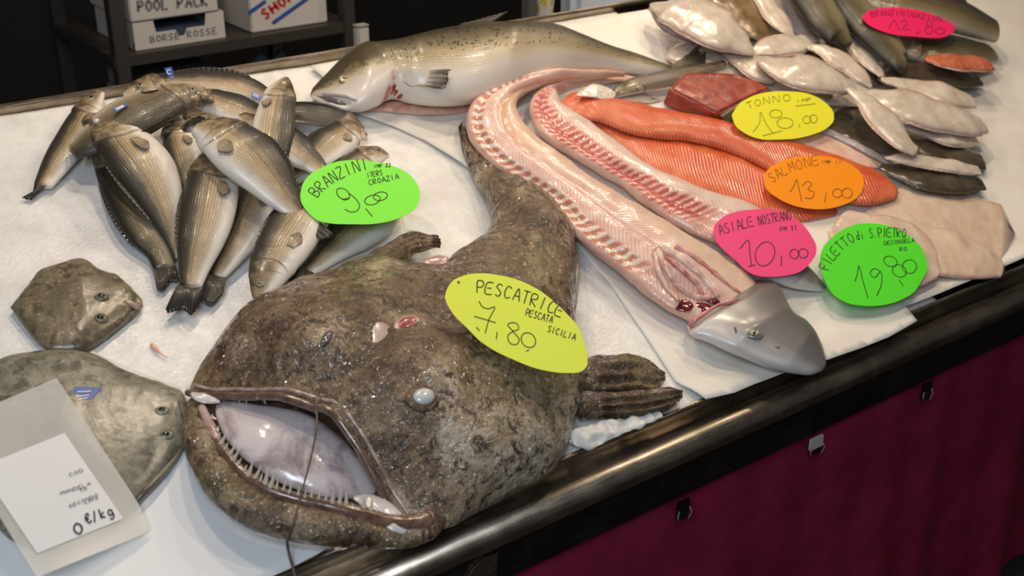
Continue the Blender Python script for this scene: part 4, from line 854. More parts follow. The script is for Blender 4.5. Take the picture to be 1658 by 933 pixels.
# ------------------------------------------------------------------ dogfish
def dog_outer():
    L = [(1010, 117), (975, 113), (934, 113), (881, 113), (841, 120), (808, 133), (781, 150), (762, 170), (754, 192), (756, 218), (768, 241), (795, 269), (835, 296), (880, 327), (915, 368), (950, 403), (990, 432), (1040, 472), (1090, 507), (1120, 522)]
    R = [(1012, 124), (980, 127), (950, 131), (900, 137), (866, 147), (846, 158), (838, 170), (838, 184), (846, 200), (860, 214), (880, 230), (907, 247), (947, 277), (992, 308), (1042, 338), (1087, 362), (1127, 386), (1177, 418), (1222, 452), (1244, 484)]
    T = [(0, .005), (.1, .014), (.3, .026), (.6, .030), (.85, .030), (1, .018)]
    def disp(s, dv, P):
        k = sstep(s, .15, .3); a = -.005 * np.exp(-((dv + .35) / .13) ** 2) * k * (1 - sstep(s, .78, .86)); b = -.006 * np.exp(-((dv - .50) / .14) ** 2) * k * (1 - sstep(s, .84, .9))
        open_ = -.012 * np.exp(-((dv - .25) / .25) ** 2) * sstep(s, .86, .94); return a + b + open_ + vnoise(P, 45) * .0016 + vnoise(P, 110) * .0008
    B = loft(L, R, T=T, h=(.034, .036, .022, .018, .014, .012, .010, .010), n=170, m=64, disp=disp, warp=.3)
    REG.append(tree_of(B)); t = thing('skinned_dogfish', 'long skinned dogfish bent in a hook, grey head at the front edge', 'fish', B.c[120] - N * B.th[120], 'dogfish'); loft_mesh(B, 'body', DOG1, t)
    H_L = [(1113, 528), (1118, 540), (1142, 550), (1185, 571), (1243, 595), (1290, 606), (1316, 607), (1330, 602)]
    H_R = [(1236, 452), (1262, 460), (1276, 484), (1290, 506), (1310, 520), (1326, 545), (1335, 570), (1338, 588)]
    def hd(s, dv, P): return .003 * np.exp(-((dv - .1) / .3) ** 2 - ((s - .35) / .10) ** 2) - .0025 * np.exp(-((dv - .55) / .10) ** 2) * sstep(s, .2, .4) * (1 - sstep(s, .6, .8))
    Hd = loft(H_L[::1], H_R, T=[(0, .014), (.12, .026), (.4, .032), (.75, .024), (1, .007)], h=(.012, .016), n=80, m=56, disp=hd, warp=.5)
    Hd.attrs['dv'] = -Hd.attrs['dv']
    loft_mesh(Hd, 'head', SHARK, t)
    def on_head(px, py):
        i = np.argmin(np.sum((proj(Hd.P) - [px, py]) ** 2, -1) + (((Hd.P - CAM) @ RM)[..., 2] < -9) + 1e6 * (Hd.nr @ N < 0)); a, b = np.unravel_index(i, Hd.P.shape[:2]); return Hd.P[a, b], Hd.nr[a, b], Hd.t[a]
    p, nn, td = on_head(1221, 543); e = dome('eye', p, nn, td + .4 * np.cross(nn, td), .0155, .0095, .005, plain('grey_eyelid', (.24, .22, .21), .3, coat=.6), t, .3)
    ey = dome('eyeball', p + nn * .002, nn, td + .4 * np.cross(nn, td), .0105, .0065, .0045, m_iris('shark_iris', (.30, .27, .14), (.48, .45, .28)), e, .2); dome('pupil', p + nn * .0045, nn, np.cross(nn, td), .0060, .0022, .002, PUPIL, e, .2)
    p, nn, td = on_head(1256, 563); dome('nostril', p, nn, td, .006, .003, .0015, plain('olive_spot', (.26, .23, .14), .4), t, .3)
    p, nn, td = on_head(1191, 531); dome('spiracle', p, nn, td + np.cross(nn, td) * -.6, .006, .0018, .001, plain('brown_slit', (.10, .07, .06), .4), t, .3)
    def on_d(px, py, up=0.0):
        i = np.argmin(np.sum((proj(B.P) - [px, py]) ** 2, -1) + 1e6 * (np.sum(B.nr * (CAM - B.P), -1) < 0)); a, b = np.unravel_index(i, B.P.shape[:2]); return B.P[a, b] + B.nr[a, b] * up, B.nr[a, b], B.t[a]
    dk = m_flesh('dark_gill_blood', (.07, .006, .010), (.20, .02, .025), rough=.1, coat=1.0)
    for x, y, a, b in ((1108, 495, .017, .012), (1138, 497, .021, .012), (1152, 489, .012, .008)):
        p, nn, td = on_d(x, y); dome('gill_cavity', p, nn, td + .8 * np.cross(nn, td), a, b, .004, dk, t, .15)
    gf = m_flesh('gill_arch_flesh', (.62, .34, .28), (.82, .64, .57)); gr = m_flesh('gill_arch_red', (.48, .14, .12), (.68, .36, .31))
    for pts, r, mt in (([(1066, 405), (1075, 430), (1092, 458), (1118, 480), (1150, 486)], .0075, gf), ([(1068, 402), (1105, 425), (1140, 452), (1165, 482)], .0065, gf), ([(1076, 412), (1100, 440), (1128, 468), (1142, 484)], .006, gr), ([(1090, 400), (1130, 424), (1175, 455), (1208, 480)], .0045, gr), ([(1062, 412), (1066, 440), (1080, 470), (1098, 488)], .006, gf)):
        P = curve(np.array([on_d(*q, .001)[0] for q in pts]), 26); tube('gill_arch', P + N * (vnoise(P, 60) * .002)[:, None], r * (1 + .25 * vnoise(P, 90)) * np.linspace(1, .6, 26), mt, t, 10)
    ed_ = curve(np.array([at(*q) for q in ((1116, 528, .040), (1124, 520, .050), (1142, 506, .058), (1164, 494, .062), (1190, 488, .060), (1216, 486, .052), (1238, 482, .038))]), 40)
    tube('neck_cut_edge', ed_ + N * (vnoise(ed_, 80) * .003)[:, None], .0045 * (1 + .5 * vnoise(ed_, 70)), gr, t, 10)
dog_outer()
def dog_inner():
    L = [(1000, 117), (960, 125), (925, 131), (895, 138), (870, 150), (856, 170), (858, 196), (884, 228), (922, 252), (962, 277), (1006, 304), (1045, 334), (1085, 360), (1130, 382), (1180, 402), (1215, 418)]
    R = [(1034, 130), (996, 134), (955, 138), (925, 146), (905, 155), (908, 168), (932, 182), (970, 206), (1004, 231), (1042, 261), (1084, 283), (1128, 302), (1180, 317), (1227, 333), (1250, 352), (1262, 372)]
    T = [(0, .004), (.1, .010), (.3, .022), (.7, .026), (1, .016)]
    def disp(s, dv, P):
        return -.010 * np.exp(-((dv - .05) / .30) ** 2) * sstep(s, .2, .35) * (1 - sstep(s, .86, .96)) + vnoise(P, 45) * .0016 + vnoise(P, 110) * .0008
    B = settle((.012, .010), step=.003, tries=8, L=L, R=R, T=T, n=130, m=60, disp=disp, warp=.3)
    t = thing('skinned_dogfish', 'second skinned dogfish, red and split open, between the first one and the salmon fillets', 'fish', B.c[90] - N * B.th[90], 'dogfish'); loft_mesh(B, 'body', DOG2, t)
    Hd = loft(spine=[(1205, 398, 28), (1240, 415, 32), (1275, 434, 29), (1305, 450, 19), (1326, 461, 10), (1336, 466, 4)], dors=1, ratio=.42, h=(.008, .008), n=50, m=36); loft_mesh(Hd, 'head', SHARK, t)
    tube('mouth_line', [at(x, y, .009) for x, y in ((1262, 462), (1290, 468), (1318, 470))], .002, plain('pink_edge', (.45, .22, .18), .4), t, 6)
dog_inner()

# ------------------------------------------------------------------ pale soles, brown soles and dark bass at the back right
def hash_(t): return sum(ord(c) * (i % 7 + 1) for i, c in enumerate(t)) % 97 / 7.0
def sole(spine, h, mat, label, ratio=.25, group='soles in the heap', finmat=None, kind='sole'):
    k_ = abs(hash_(label)); sp_ = curve(spine, 40); u_ = np.linspace(0, 1, 40); sp_[:, 2] *= 1 + .12 * np.sin(u_ * 7 + k_) * np.sin(np.pi * u_) + .05 * np.sin(u_ * 15 + 2 * k_) * np.sin(np.pi * u_)
    B = settle(h, step=.004, tries=8, spine=sp_, ratio=ratio, n=60, m=36, ex=(.85, 1), disp=lambda s, dv, P: vnoise(P, 30) * .0016 + vnoise(P, 75) * .0010 - .0022 * np.exp(-((dv + .1) / .07) ** 2) * sstep(s, .2, .4) + .0008 * (s < .24), warp=.6)
    t = thing(kind, label, 'fish', base_of(B), group); loft_mesh(B, 'body', mat, t)
    Rr, Tp, R2, T2 = [], [], [], []
    for q in np.linspace(.1, .93, 15):
        i = int(np.interp(q, B.s, np.arange(B.n_))); w = .0035 * math.sin(math.pi * q) + .001
        Rr.append(B.c[i] + B.e[i] * B.d[i] * .97); Tp.append(B.c[i] + B.e[i] * (B.d[i] + w) - N * B.th[i] * .25)
        R2.append(B.c[i] - B.e[i] * B.d[i] * .97); T2.append(B.c[i] - B.e[i] * (B.d[i] + w) - N * B.th[i] * .25)
    fm = finmat or FIN_SOLE; fin('fin_fringe', Rr, Tp, fm, t, nk=27, nr=3, pleat=.0003, th=.001); fin('fin_fringe', R2, T2, fm, t, nk=27, nr=3, pleat=.0003, th=.001)
    return t
FIN_SOLE = m_fin('sole_fin', (.52, .36, .29), (.66, .52, .44), (.50, .36, .30)); FIN_SD = m_fin('brown_sole_fin', (.10, .08, .055), (.17, .13, .09))
def heap():
    W, D = SOLE_W, SOLE_D; fd = FIN_SD
    sole([(1078, 80, 5), (1086, 81, 10), (1100, 83, 18), (1130, 93, 24), (1160, 105, 26), (1185, 116, 20), (1202, 124, 8)], (.006, .010), W, 'pale sole with a pink edge lying behind the salmon tail')
    sole([(1168, 80, 4), (1195, 91, 14), (1215, 104, 18), (1235, 115, 16), (1254, 124, 6)], (.020, .014), W, 'small pale sole right of the one behind the salmon tail')
    sole([(1200, 118, 4), (1235, 130, 14), (1275, 140, 17), (1315, 150, 16), (1348, 158, 7)], (.014, .012), W, 'pale sole directly behind the top of the yellow card')
    sole([(1320, 143, 3), (1340, 142, 7), (1358, 144, 6), (1374, 148, 3)], (.034, .030), D, 'small dark glossy sole end poking out from under the large pale sole', finmat=fd)
    sole([(1290, 92, 4), (1315, 88, 10), (1338, 94, 12), (1352, 104, 6)], (.016, .014), D, 'dark brown sole curled under the pale bent one', finmat=fd)
    sole([(1366, 82, 5), (1390, 100, 13), (1410, 121, 14), (1428, 136, 7)], (.014, .012), D, 'dark brown sole under the pale hooked one beside the dark bass', finmat=fd)
    sole([(1424, 130, 4), (1455, 119, 12), (1490, 115, 17), (1535, 119, 21), (1580, 126, 12)], (.024, .020), D, 'dark glossy sole under the pink card at the right edge', finmat=fd)
    sole([(1470, 222, 6), (1500, 236, 17), (1540, 248, 20), (1590, 262, 12)], (.010, .010), D, 'dark sole at the right edge below the pale flat ones', finmat=fd)
    sole([(1426, 271, 4), (1440, 274, 9), (1462, 279, 14), (1490, 285, 18), (1535, 291, 20), (1590, 298, 10)], (.006, .006), D, 'brown sole lowest at the right edge, beside the salmon fillet end', finmat=fd)
    B = fillet('brown_sole', [(1338, 200), (1345, 190), (1364, 172), (1384, 166), (1405, 180), (1425, 204), (1456, 229), (1469, 247)], [(1340, 206), (1346, 216), (1358, 224), (1376, 231), (1404, 241), (1425, 248), (1446, 251), (1468, 250)], [(0, .005), (.3, .018), (.8, .014), (1, .004)], (.012, .008), D, 'large plump brown sole right of the yellow card', 'fish', 'soles in the heap')
    sole([(1054, 14, 3), (1072, 30, 8), (1100, 44, 14), (1125, 55, 15), (1150, 67, 10), (1180, 79, 4)], (.012, .026), SOLE_G, 'narrow grey lilac sole under the big pale one at the back edge', finmat=m_fin('grey_sole_fin', (.30, .27, .29), (.42, .38, .40)))
    sole([(1056, 7, 4), (1072, 12, 12), (1100, 17, 25), (1130, 28, 33), (1160, 46, 34), (1185, 61, 27), (1205, 74, 16), (1220, 83, 5)], (.028, .030), W, 'biggest pale sole, at the back edge of the heap')
    sole([(1140, -50, 14), (1160, -22, 23), (1185, 5, 27), (1210, 31, 26), (1232, 52, 19), (1248, 68, 7)], (.030, .024), SOLE_M, 'mottled golden brown sole right of the biggest pale one', finmat=fd)
    sole([(1265, -30, 10), (1275, 0, 15), (1288, 32, 19), (1312, 58, 12)], (.020, .020), SOLE_G, 'greyish sole behind, left of the dark bass')
    sole([(1228, -25, 8), (1236, -5, 14), (1248, 14, 16), (1262, 34, 13), (1276, 50, 8), (1284, 58, 3)], (.044, .038), W, 'slender pale sole lying on the mottled brown one')
    sole([(1218, 86, 4), (1240, 79, 13), (1270, 72, 18), (1300, 67, 14), (1324, 60, 5)], (.040, .040), W, 'pale sole with a pink glistening rim across the bass tails')
    sole([(1308, 76, 3), (1335, 83, 9), (1360, 96, 15), (1382, 113, 14), (1400, 130, 9), (1410, 141, 3)], (.042, .034), W, 'pale bent sole arching over a dark one')
    sole([(1358, 64, 6), (1364, 64, 10), (1380, 71, 13), (1396, 85, 13), (1412, 104, 11), (1428, 124, 4)], (.042, .036), W, 'pale hooked sole in front of the two dark bass')
    sole([(1232, 94, 4), (1240, 99, 9), (1256, 106, 17), (1285, 114, 24), (1315, 119, 25), (1345, 128, 20), (1368, 136, 12), (1384, 141, 4)], (.034, .040), W, 'broad pale sole in the middle of the heap')
    sole([(1428, 129, 3), (1455, 134, 8), (1490, 141, 13), (1527, 151, 16), (1575, 164, 10)], (.046, .040), W, 'narrow pale sole on the dark one under the pink card')
    sole([(1408, 148, 5), (1435, 159, 16), (1465, 170, 23), (1500, 181, 26), (1540, 191, 26), (1590, 202, 12)], (.044, .034), W, 'broad pale sole at the right edge with a dark gill spot')
    sole([(1460, 205, 3), (1495, 211, 10), (1530, 218, 14), (1580, 228, 9)], (.036, .030), W, 'white narrow sole sticking out below the broad one at the right edge')
    sole([(1340, 168, 3), (1360, 164, 7), (1385, 162, 9), (1410, 168, 7), (1430, 176, 3)], (.030, .026), W, 'small pale sole end between the yellow card and the long diagonal one')
    sole([(1374, 144, 4), (1398, 160, 12), (1420, 180, 18), (1440, 206, 19), (1460, 229, 14), (1482, 246, 8)], (.050, .030), W, 'long pale sole lying diagonally beside the plump brown one')
    sole([(1434, 256, 2), (1460, 257, 7), (1490, 261, 9), (1530, 267, 11), (1585, 276, 7)], (.028, .024), W, 'pinkish narrow sole above the lowest brown one at the right edge')
    g = 'dark bass at the back right'
    mb = m_bass('black_bass_skin', (.020, .018, .012), (.115, .095, .045), (.24, .20, .12), cut=.12)
    bass([(1270, -75, 18), (1295, -30, 27), (1317, 5, 30), (1338, 36, 28), (1358, 58, 20), (1372, 74, 12)], (.050, .030), -1, 'black backed bass at the back right, left of the two side by side', mat=mb, head=False, eye=False, pect=False, group=g, dorsal=False)
    bass([(1335, -70, 16), (1355, -28, 22), (1375, 4, 26), (1402, 40, 28), (1428, 68, 26), (1450, 94, 20), (1464, 108, 11)], (.054, .030), -1, 'black backed bass at the back right, right of the two side by side', mat=mb, head=False, eye=False, pect=False, group=g, dorsal=False)
    bass([(1380, -25, 10), (1410, -8, 22), (1450, 2, 28), (1500, 12, 30), (1550, 26, 28), (1610, 50, 18)], (.040, .040), 1, 'olive bass lying across behind the pink card at the top right', mat=m_bass('olive_bass_skin', (.045, .04, .025), (.22, .18, .09), (.50, .44, .32)), head=False, eye=False, pect=False, group=g)
    bass([(1446, 62, 6), (1452, 66, 13), (1475, 76, 21), (1507, 82, 25), (1545, 82, 26), (1600, 86, 16)], (.028, .024), 1, 'grey brown bass with its head under the pink card', mat=BASS_DARK, group=g, dorsal=False)
    sole([(1500, 96, 4), (1520, 98, 9), (1550, 100, 14), (1600, 104, 10)], (.050, .050), m_flesh('red_fish_skin', (.45, .09, .04), (.60, .20, .10)), 'orange red fish just inside the right edge below the pink card', kind='red_fish', group='red fish')
heap()
# ------------------------------------------------------------------ left flatfish, price sleeve, shrimp scrap
def flat_left():
    L = [(40, 470), (60, 443), (100, 425), (139, 422), (165, 439), (191, 449), (214, 471), (230, 487)]; R = [(40, 530), (62, 556), (100, 568), (140, 566), (160, 556), (184, 539), (206, 522), (224, 508)]
    def d(s, dv, P): return vnoise(P, 30) * .0015 + vnoise(P, 110) * .0008 - .004 * np.exp(-((s - .97 + .04 * np.abs(dv)) / .02) ** 2) * (dv < .3)
    B = loft(L, R, T=[(0, .010), (.5, .022), (.9, .016), (1, .007)], h=(.007, .007), flat=True, n=80, m=48, ex=(.85, .8), disp=d, warp=.4)
    t = thing('flatfish', 'spotted brown flatfish at the left edge, its snout pointing right onto the ice', 'fish', B.c[40], 'flatfish at the left'); loft_mesh(B, 'body', BRILL_A, t)
    def on(px, py):
        i = np.argmin(np.sum((proj(B.P) - [px, py]) ** 2, -1) + 1e6 * (B.nr @ N < .2)); a, b = np.unravel_index(i, B.P.shape[:2]); return B.P[a, b], B.nr[a, b], B.t[a]
    for x, y in ((165, 484), (161, 513)): p, nn, td = on(x, y); e = dome('eye', p, nn, td, .011, .009, .007, BRILL_A, t, .3); dome('pupil', p + nn * .0045, nn, td, .005, .004, .002, PUPIL, e, .3)
    p, nn, td = on(214, 495); tube('lip', [on(x, y)[0] + N * .001 for x, y in ((200, 488), (212, 492), (224, 499), (232, 503))], [.002, .0045, .004, .002], m_flesh('pink_lip', (.42, .26, .20), (.56, .42, .34)), t, 8)
    L = [(-40, 610), (0, 575), (60, 560), (110, 560), (150, 567), (200, 596), (235, 612), (270, 626), (298, 643), (307, 668), (311, 692)]; R = [(-40, 800), (0, 850), (60, 880), (110, 880), (160, 862), (212, 826), (250, 786), (278, 752), (296, 726), (307, 710), (312, 700)]
    def d2(s, dv, P): return vnoise(P, 22) * .0015 + vnoise(P, 110) * .0007 + .003 * np.exp(-((s - .90) / .03) ** 2 - ((dv - .25) / .25) ** 2)
    B = loft(L, R, T=[(0, .010), (.4, .024), (.85, .020), (1, .007)], h=(.008, .008), flat=True, n=90, m=56, ex=(.85, .8), disp=d2, warp=.4)
    t = thing('flatfish', 'big grey green flatfish at the lower left, partly under the plastic price sleeve', 'fish', B.c[45], 'flatfish at the left'); loft_mesh(B, 'body', BRILL_B, t)
    def on(px, py):
        i = np.argmin(np.sum((proj(B.P) - [px, py]) ** 2, -1) + 1e6 * (B.nr @ N < .2)); a, b = np.unravel_index(i, B.P.shape[:2]); return B.P[a, b], B.nr[a, b], B.t[a]
    for x, y in ((270, 703), (262, 664)): p, nn, td = on(x, y); e = dome('eye', p, nn, td, .010, .008, .005, BRILL_B, t, .3); dome('pupil', p + nn * .0030, nn, td, .0048, .0040, .0025, PUPIL, e, .3)
    tube('fin_fringe', [on(x, y)[0] + N * .0005 for x, y in ((300, 722), (282, 745), (262, 768), (240, 792), (220, 812))], [.002, .004, .005, .005, .004], m_fin('flatfish_fin', (.20, .18, .13), (.34, .31, .24)), t, 8)
    tube('jaw_line', [on(x, y)[0] + N * .0004 for x, y in ((290, 652), (296, 672), (303, 690))], [.001, .0022, .001], plain('dark_jaw', (.09, .08, .06), .4), t, 6)
flat_left()
def price_sleeve():
    pl = Plane.three(at(129, 680, .054), at(243, 858, .014), at(120, 905, .036))
    q = [(-91, 689), (92, 612), (222, 812), (241, 848), (243, 858), (225, 868), (60, 935)]
    t = thing('price_sleeve', 'clear plastic price sleeve with a white card printed €/kg at the lower left', 'price sign', pl.hit(150, 800))
    prism('sleeve', [pl.hit(x, y) for x, y in q], -pl.n * .0012, SLEEVE, t)
    c = [(-34, 758), (104, 702), (198, 839), (196, 842), (60, 897)]
    cd_ = prism('price_paper', [pl.hit(x, y) + pl.n * .0012 for x, y in c], -pl.n * .0008, PAPER, t)
    lettering(pl, txt('q/kg', (140, 850), None, (188, 833), 16, .8), .0017, INK, t, lift=.0024)
    ls = txt('COD', (112, 773), None, (137, 764), 5) + txt('MANDELA', (98, 803), None, (148, 786), 5) + txt('TO', (130, 799), None, (142, 794), 5) + txt('SECONDO', (112, 824), None, (160, 804), 5) + txt('LATO', (138, 817), None, (160, 809), 5)
    lettering(pl, ls, .0006, PRINT_GREY, t, lift=.0024, name='small_print')
    lettering(pl, txt('0', (122, 868), None, (140, 862), 18), .002, INK, t, lift=.0024, name='digit')
price_sleeve()
def shrimp_bit():
    B = loft(spine=[(244, 556, 1.5), (247, 559, 3.5), (253, 566, 3.2), (261, 573, 1.6), (271, 579, .7)], ratio=.6, h=(.001, .001), n=30, m=12)
    o = loft_mesh(B, 'shrimp_scrap', m_flesh('pink_shell', (.72, .36, .26), (.78, .48, .38)), base=base_of(B)); props(o, 'tiny pink scrap of shrimp lying alone on the ice', 'scrap')
shrimp_bit()

# ------------------------------------------------------------------ the monkfish
def monkfish():
    L = [(303, 648), (320, 608), (338, 578), (372, 534), (436, 498), (510, 466), (566, 444), (630, 450), (692, 452), (736, 428), (772, 400), (793, 365), (786, 328), (768, 295), (755, 265), (745, 235), (743, 208)]
    R = [(656, 874), (716, 868), (766, 836), (835, 799), (888, 772), (914, 735), (928, 690), (938, 645), (934, 590), (926, 520), (926, 450), (922, 385), (886, 336), (842, 303), (800, 280), (768, 256), (756, 212)]
    k = 1.0
    # dome heights at the stations
    T = [.080, .098, .112, .122, .120, .112, .100, .090, .085, .080, .074, .064, .048, .036, .028, .020, .010]
    n, m = 150, 84
    LR = np.hstack([(np.array(L, float) + np.array(R, float)) / 2, np.array(L, float), np.array(R, float), np.array(T)[:, None]])
    S_ = curve(LR, n, .2)
    Lp, Rp, Th = S_[:, 2:4], S_[:, 4:6], S_[:, 6]
    a3, b3 = at(Rp[:, 0], Rp[:, 1], .010), at(Lp[:, 0], Lp[:, 1], .010)
    # the far edge of a dome shows its flank, not its foot: pull the far foot in
    w = np.linalg.norm(Lp - Rp, axis=1)[:, None]; dirp = (Lp - Rp) / w
    pn = np.sum((proj(a3 + N * .01) - proj(a3)) * dirp, 1)[:, None] * 100; Wd = w
    dd = np.maximum((Wd ** 2 - (pn * Th[:, None]) ** 2) / (2 * Wd), .3 * Wd) * 2
    b3 = at(*(Rp + dirp * dd).T, .010)
    s = np.linspace(0, 1, n); ph = np.arange(m) / m * 2 * np.pi
    cx_ = (a3 + b3) / 2; e = (b3 - a3) / 2; d = np.linalg.norm(e, axis=1); eu = e / d[:, None]
    x = sgnpow(np.cos(ph), .92); z = np.sin(ph); zt = np.where(z > 0, np.abs(z) ** .80, -.02 * np.abs(z)); tri = np.where(z > 0, (1 - np.abs(x) ** 1.15), -.02 * np.abs(z)); kk = sstep(s, .02, .20)[:, None]; zt = zt[None] * kk + tri[None] * (1 - kk)
    P = cx_[:, None] + e[:, None] * x[None, :, None] + N * (Th[:, None] * zt)[..., None]
    t3 = np.gradient(cx_, axis=0); t3 /= np.linalg.norm(t3, axis=1)[:, None]
    rec = (1 - kk) * np.maximum(tri, 0); P = P + t3[0] * (rec * .042)[..., None] + N * ((1 - kk) * .018)[..., None]
    nr = eu[:, None] * (Th[:, None] * np.cos(ph))[..., None] + N * (d[:, None] * np.maximum(z, 0))[..., None]; nr /= np.maximum(np.linalg.norm(nr, axis=2), 1e-9)[..., None]
    px = proj(P); up = sstep(z, .02, .3)[None]
    def bumpat(x0, y0, rx, ry=None, ang=0): 
        ry = ry or rx; c, q = math.cos(ang), math.sin(ang); dx, dy = px[..., 0] - x0, px[..., 1] - y0; return np.exp(-((dx * c + dy * q) / rx) ** 2 - ((dy * c - dx * q) / ry) ** 2)
    def ridge(pts, wd):
        best = np.full(px.shape[:2], 1e9)
        for (x0, y0), (x1, y1) in zip(pts, pts[1:]):
            ab = np.array([x1 - x0, y1 - y0], float); q = np.clip(((px - [x0, y0]) @ ab) / (ab @ ab), 0, 1); best = np.minimum(best, np.sum((px - [x0, y0] - q[..., None] * ab) ** 2, -1))
        return np.exp(-best / wd ** 2)
    D = vnoise(P, 14) * .0055 + vnoise(P + 2, 34) * .0040 + vnoise(P + 4, 85) * .0016 + vnoise(P + 5, 190) * .0007
    D += -.008 * ridge([(518, 655), (560, 600), (600, 555), (660, 500)], 22) + .010 * ridge([(560, 660), (620, 610), (690, 560)], 26) + .008 * ridge([(430, 600), (500, 560), (560, 500)], 26)
    D += .006 * np.exp(-((np.hypot((px[..., 0] - 684) / 1.15, px[..., 1] - 634) - 42) / 9) ** 2) + .004 * np.exp(-((np.hypot((px[..., 0] - 532) / 1.2, px[..., 1] - 545) - 36) / 9) ** 2)
    D += .010 * bumpat(684, 632, 42) - .006 * bumpat(684, 636, 16) + .010 * bumpat(535, 545, 40) + .005 * bumpat(600, 545, 30)
    D += -.010 * ridge([(655, 440), (700, 480), (740, 520)], 22) + .006 * ridge([(860, 300), (880, 400), (850, 520)], 30)
    D += -.006 * ridge([(930, 590), (945, 640), (940, 680)], 10)
    D = D * up
    P = P + nr * D[..., None]
    # the mouth end turns inwards: lip, then a recessed lining
    rows = []
    c0 = cx_[0]; inw = t3[0]
    for sc_, dp in ((.90, .012), (.80, .045), (.62, .085), (.40, .11)):
        q = c0 + (P[0] - c0) * sc_ + inw * dp + N * .004; rows.append(q)
    G = np.concatenate([np.array(rows[::-1]), P]); nn_ = len(G)
    pale = sstep(px[..., 0], 560, 760) * sstep(px[..., 1], 560, 700) ; pale = np.concatenate([np.zeros((len(rows), m)), pale])
    V1 = np.vstack([G.reshape(-1, 3), G[0].mean(0), G[-1].mean(0)]); F1 = loft_faces(nn_, m); fm1 = [0] * len(F1)
    for i, f in enumerate(F1):
        r = min(f) // m
        if max(f) < nn_ * m and r < len(rows): fm1[i] = 1
        if nn_ * m in f: fm1[i] = 1
    pl1 = np.concatenate([pale.ravel(), [0, 0]])
    # lower jaw: a thick bow from corner to corner, joined to the same body
    JW = [(314, 652, 10, .020), (318, 690, 24, .026), (332, 732, 31, .034), (360, 778, 35, .040), (405, 816, 36, .042), (460, 838, 36, .042), (520, 850, 34, .040), (580, 860, 28, .036), (630, 868, 22, .028), (668, 866, 20, .028), (696, 856, 17, .028), (714, 838, 12, .026)]
    J = curve(JW, 90); jc = at(J[:, 0], J[:, 1], J[:, 3] + .006); jt = np.gradient(jc, axis=0); jt /= np.linalg.norm(jt, axis=1)[:, None]
    ja = np.cross(N, jt); ja /= np.linalg.norm(ja, axis=1)[:, None]; jb = np.cross(jt, ja)
    scale = np.linalg.norm(proj(jc + ja * .01) - proj(jc), axis=1) * 100
    tp = np.gradient(J[:, :2], axis=0); tp /= np.linalg.norm(tp, axis=1)[:, None]; pp = np.stack([tp[:, 1], -tp[:, 0]], -1)
    A_ = np.abs(np.sum((proj(jc + ja * .01) - proj(jc)) * pp, 1)) * 100; Bn = np.abs(np.sum((proj(jc + jb * .01) - proj(jc)) * pp, 1)) * 100
    jr = J[:, 2] / np.sqrt(A_ ** 2 + (.85 * Bn) ** 2); mj = 36; pj = np.arange(mj) / mj * 2 * np.pi
    hcap = np.minimum(jr * .85, J[:, 3])
    Pj = jc[:, None] + ja[:, None] * (jr[:, None] * np.cos(pj))[..., None] + jb[:, None] * (hcap[:, None] * np.sin(pj))[..., None]
    nj = ja[:, None] * np.cos(pj)[None, :, None] + jb[:, None] * np.sin(pj)[None, :, None]
    Pj = Pj + nj * ((vnoise(Pj, 22) * .0035 + vnoise(Pj, 70) * .0018 + vnoise(Pj, 170) * .0007) * np.maximum(np.sin(pj), 0)[None])[..., None]
    o1 = len(V1); V2 = np.vstack([Pj.reshape(-1, 3), Pj[0].mean(0), Pj[-1].mean(0)]); F2 = [[i + o1 for i in f] for f in loft_faces(90, mj)]
    fm2 = [0] * len(F2); pl2 = np.zeros(len(V2))
    t = thing('monkfish', 'huge brown mottled monkfish with a gaping toothy mouth on the ice at the front', 'fish', cx_[40] - N * .004)
    body = mesh('body', np.vstack([V1, V2]), F1 + F2, None, t, None, {'pale': np.concatenate([pl1, pl2])}, mats=[MONK, MONK_LINE], fmat=fm1 + fm2); fix_normals(body)
    # mouth floor under everything, tongue, gums, lip
    for sp_, mt_ in (([(574, 806, 4), (596, 812, 13), (622, 830, 19), (645, 850, 16), (660, 864, 5)], 0), ([(310, 637, 2), (322, 643, 8), (340, 648, 6), (356, 651, 2)], 0)):
        Bc = loft(spine=sp_, ratio=.35, h=(.044, .044), n=30, m=24, disp=lambda s, dv, P: vnoise(P, 70) * .0015); loft_mesh(Bc, 'mouth_corner', MOUTHPALE, t)
    Bt = loft(spine=[(356, 644, 3), (366, 655, 18), (388, 674, 34), (424, 697, 52), (470, 722, 60), (524, 752, 54), (572, 778, 34), (600, 794, 15), (614, 801, 3)], dors=1, ratio=.36, h=(.030, .022, .022), n=70, m=44, disp=lambda s, dv, P: vnoise(P, 25) * .0025)
    loft_mesh(Bt, 'mouth_floor', TONGUE, t)
    fl = [at(*q) for q in ((330, 650, .018), (340, 700, .016), (372, 765, .016), (430, 812, .016), (520, 836, .016), (610, 850, .016), (680, 858, .018), (640, 800, .030), (560, 730, .034), (470, 680, .034), (380, 645, .026))]
    prism('mouth_lining', fl, -N * .004, MONK_LINE, t)
    lip = np.array([P[0, j] for j in range(m) if z[j] > -.01 and True]); lip = lip[np.argsort([-x[j] for j in range(m) if z[j] > -.01])]
    lp = curve(lip, 70) if False else lip
    lp = lp - t3[0] * .003; rr = np.interp(np.linspace(0, 1, len(lp)), [0, .08, .5, .92, 1], [.004, .005, .006, .005, .004])
    tube('upper_lip', lp, rr, LIP, t, 12)
    tube('lip_fold', lp + t3[0] * .013 + N * .005, rr * .5, LIPEDGE, t, 10)
    ji = np.arange(6, 84); jl = jc + ja * 0; side = np.sign(np.sum((cx_[0] - jc) * ja, 1))[:, None]
    gum = jc + ja * side * (jr * .62)[:, None] + N * (hcap * .80)[:, None]
    tube('lower_gum', gum[4:86], np.interp(np.linspace(0, 1, 82), [0, .15, .6, .8, 1], [.007, .007, .008, .012, .012]), GUM if False else MONK_LINE, t, 10)
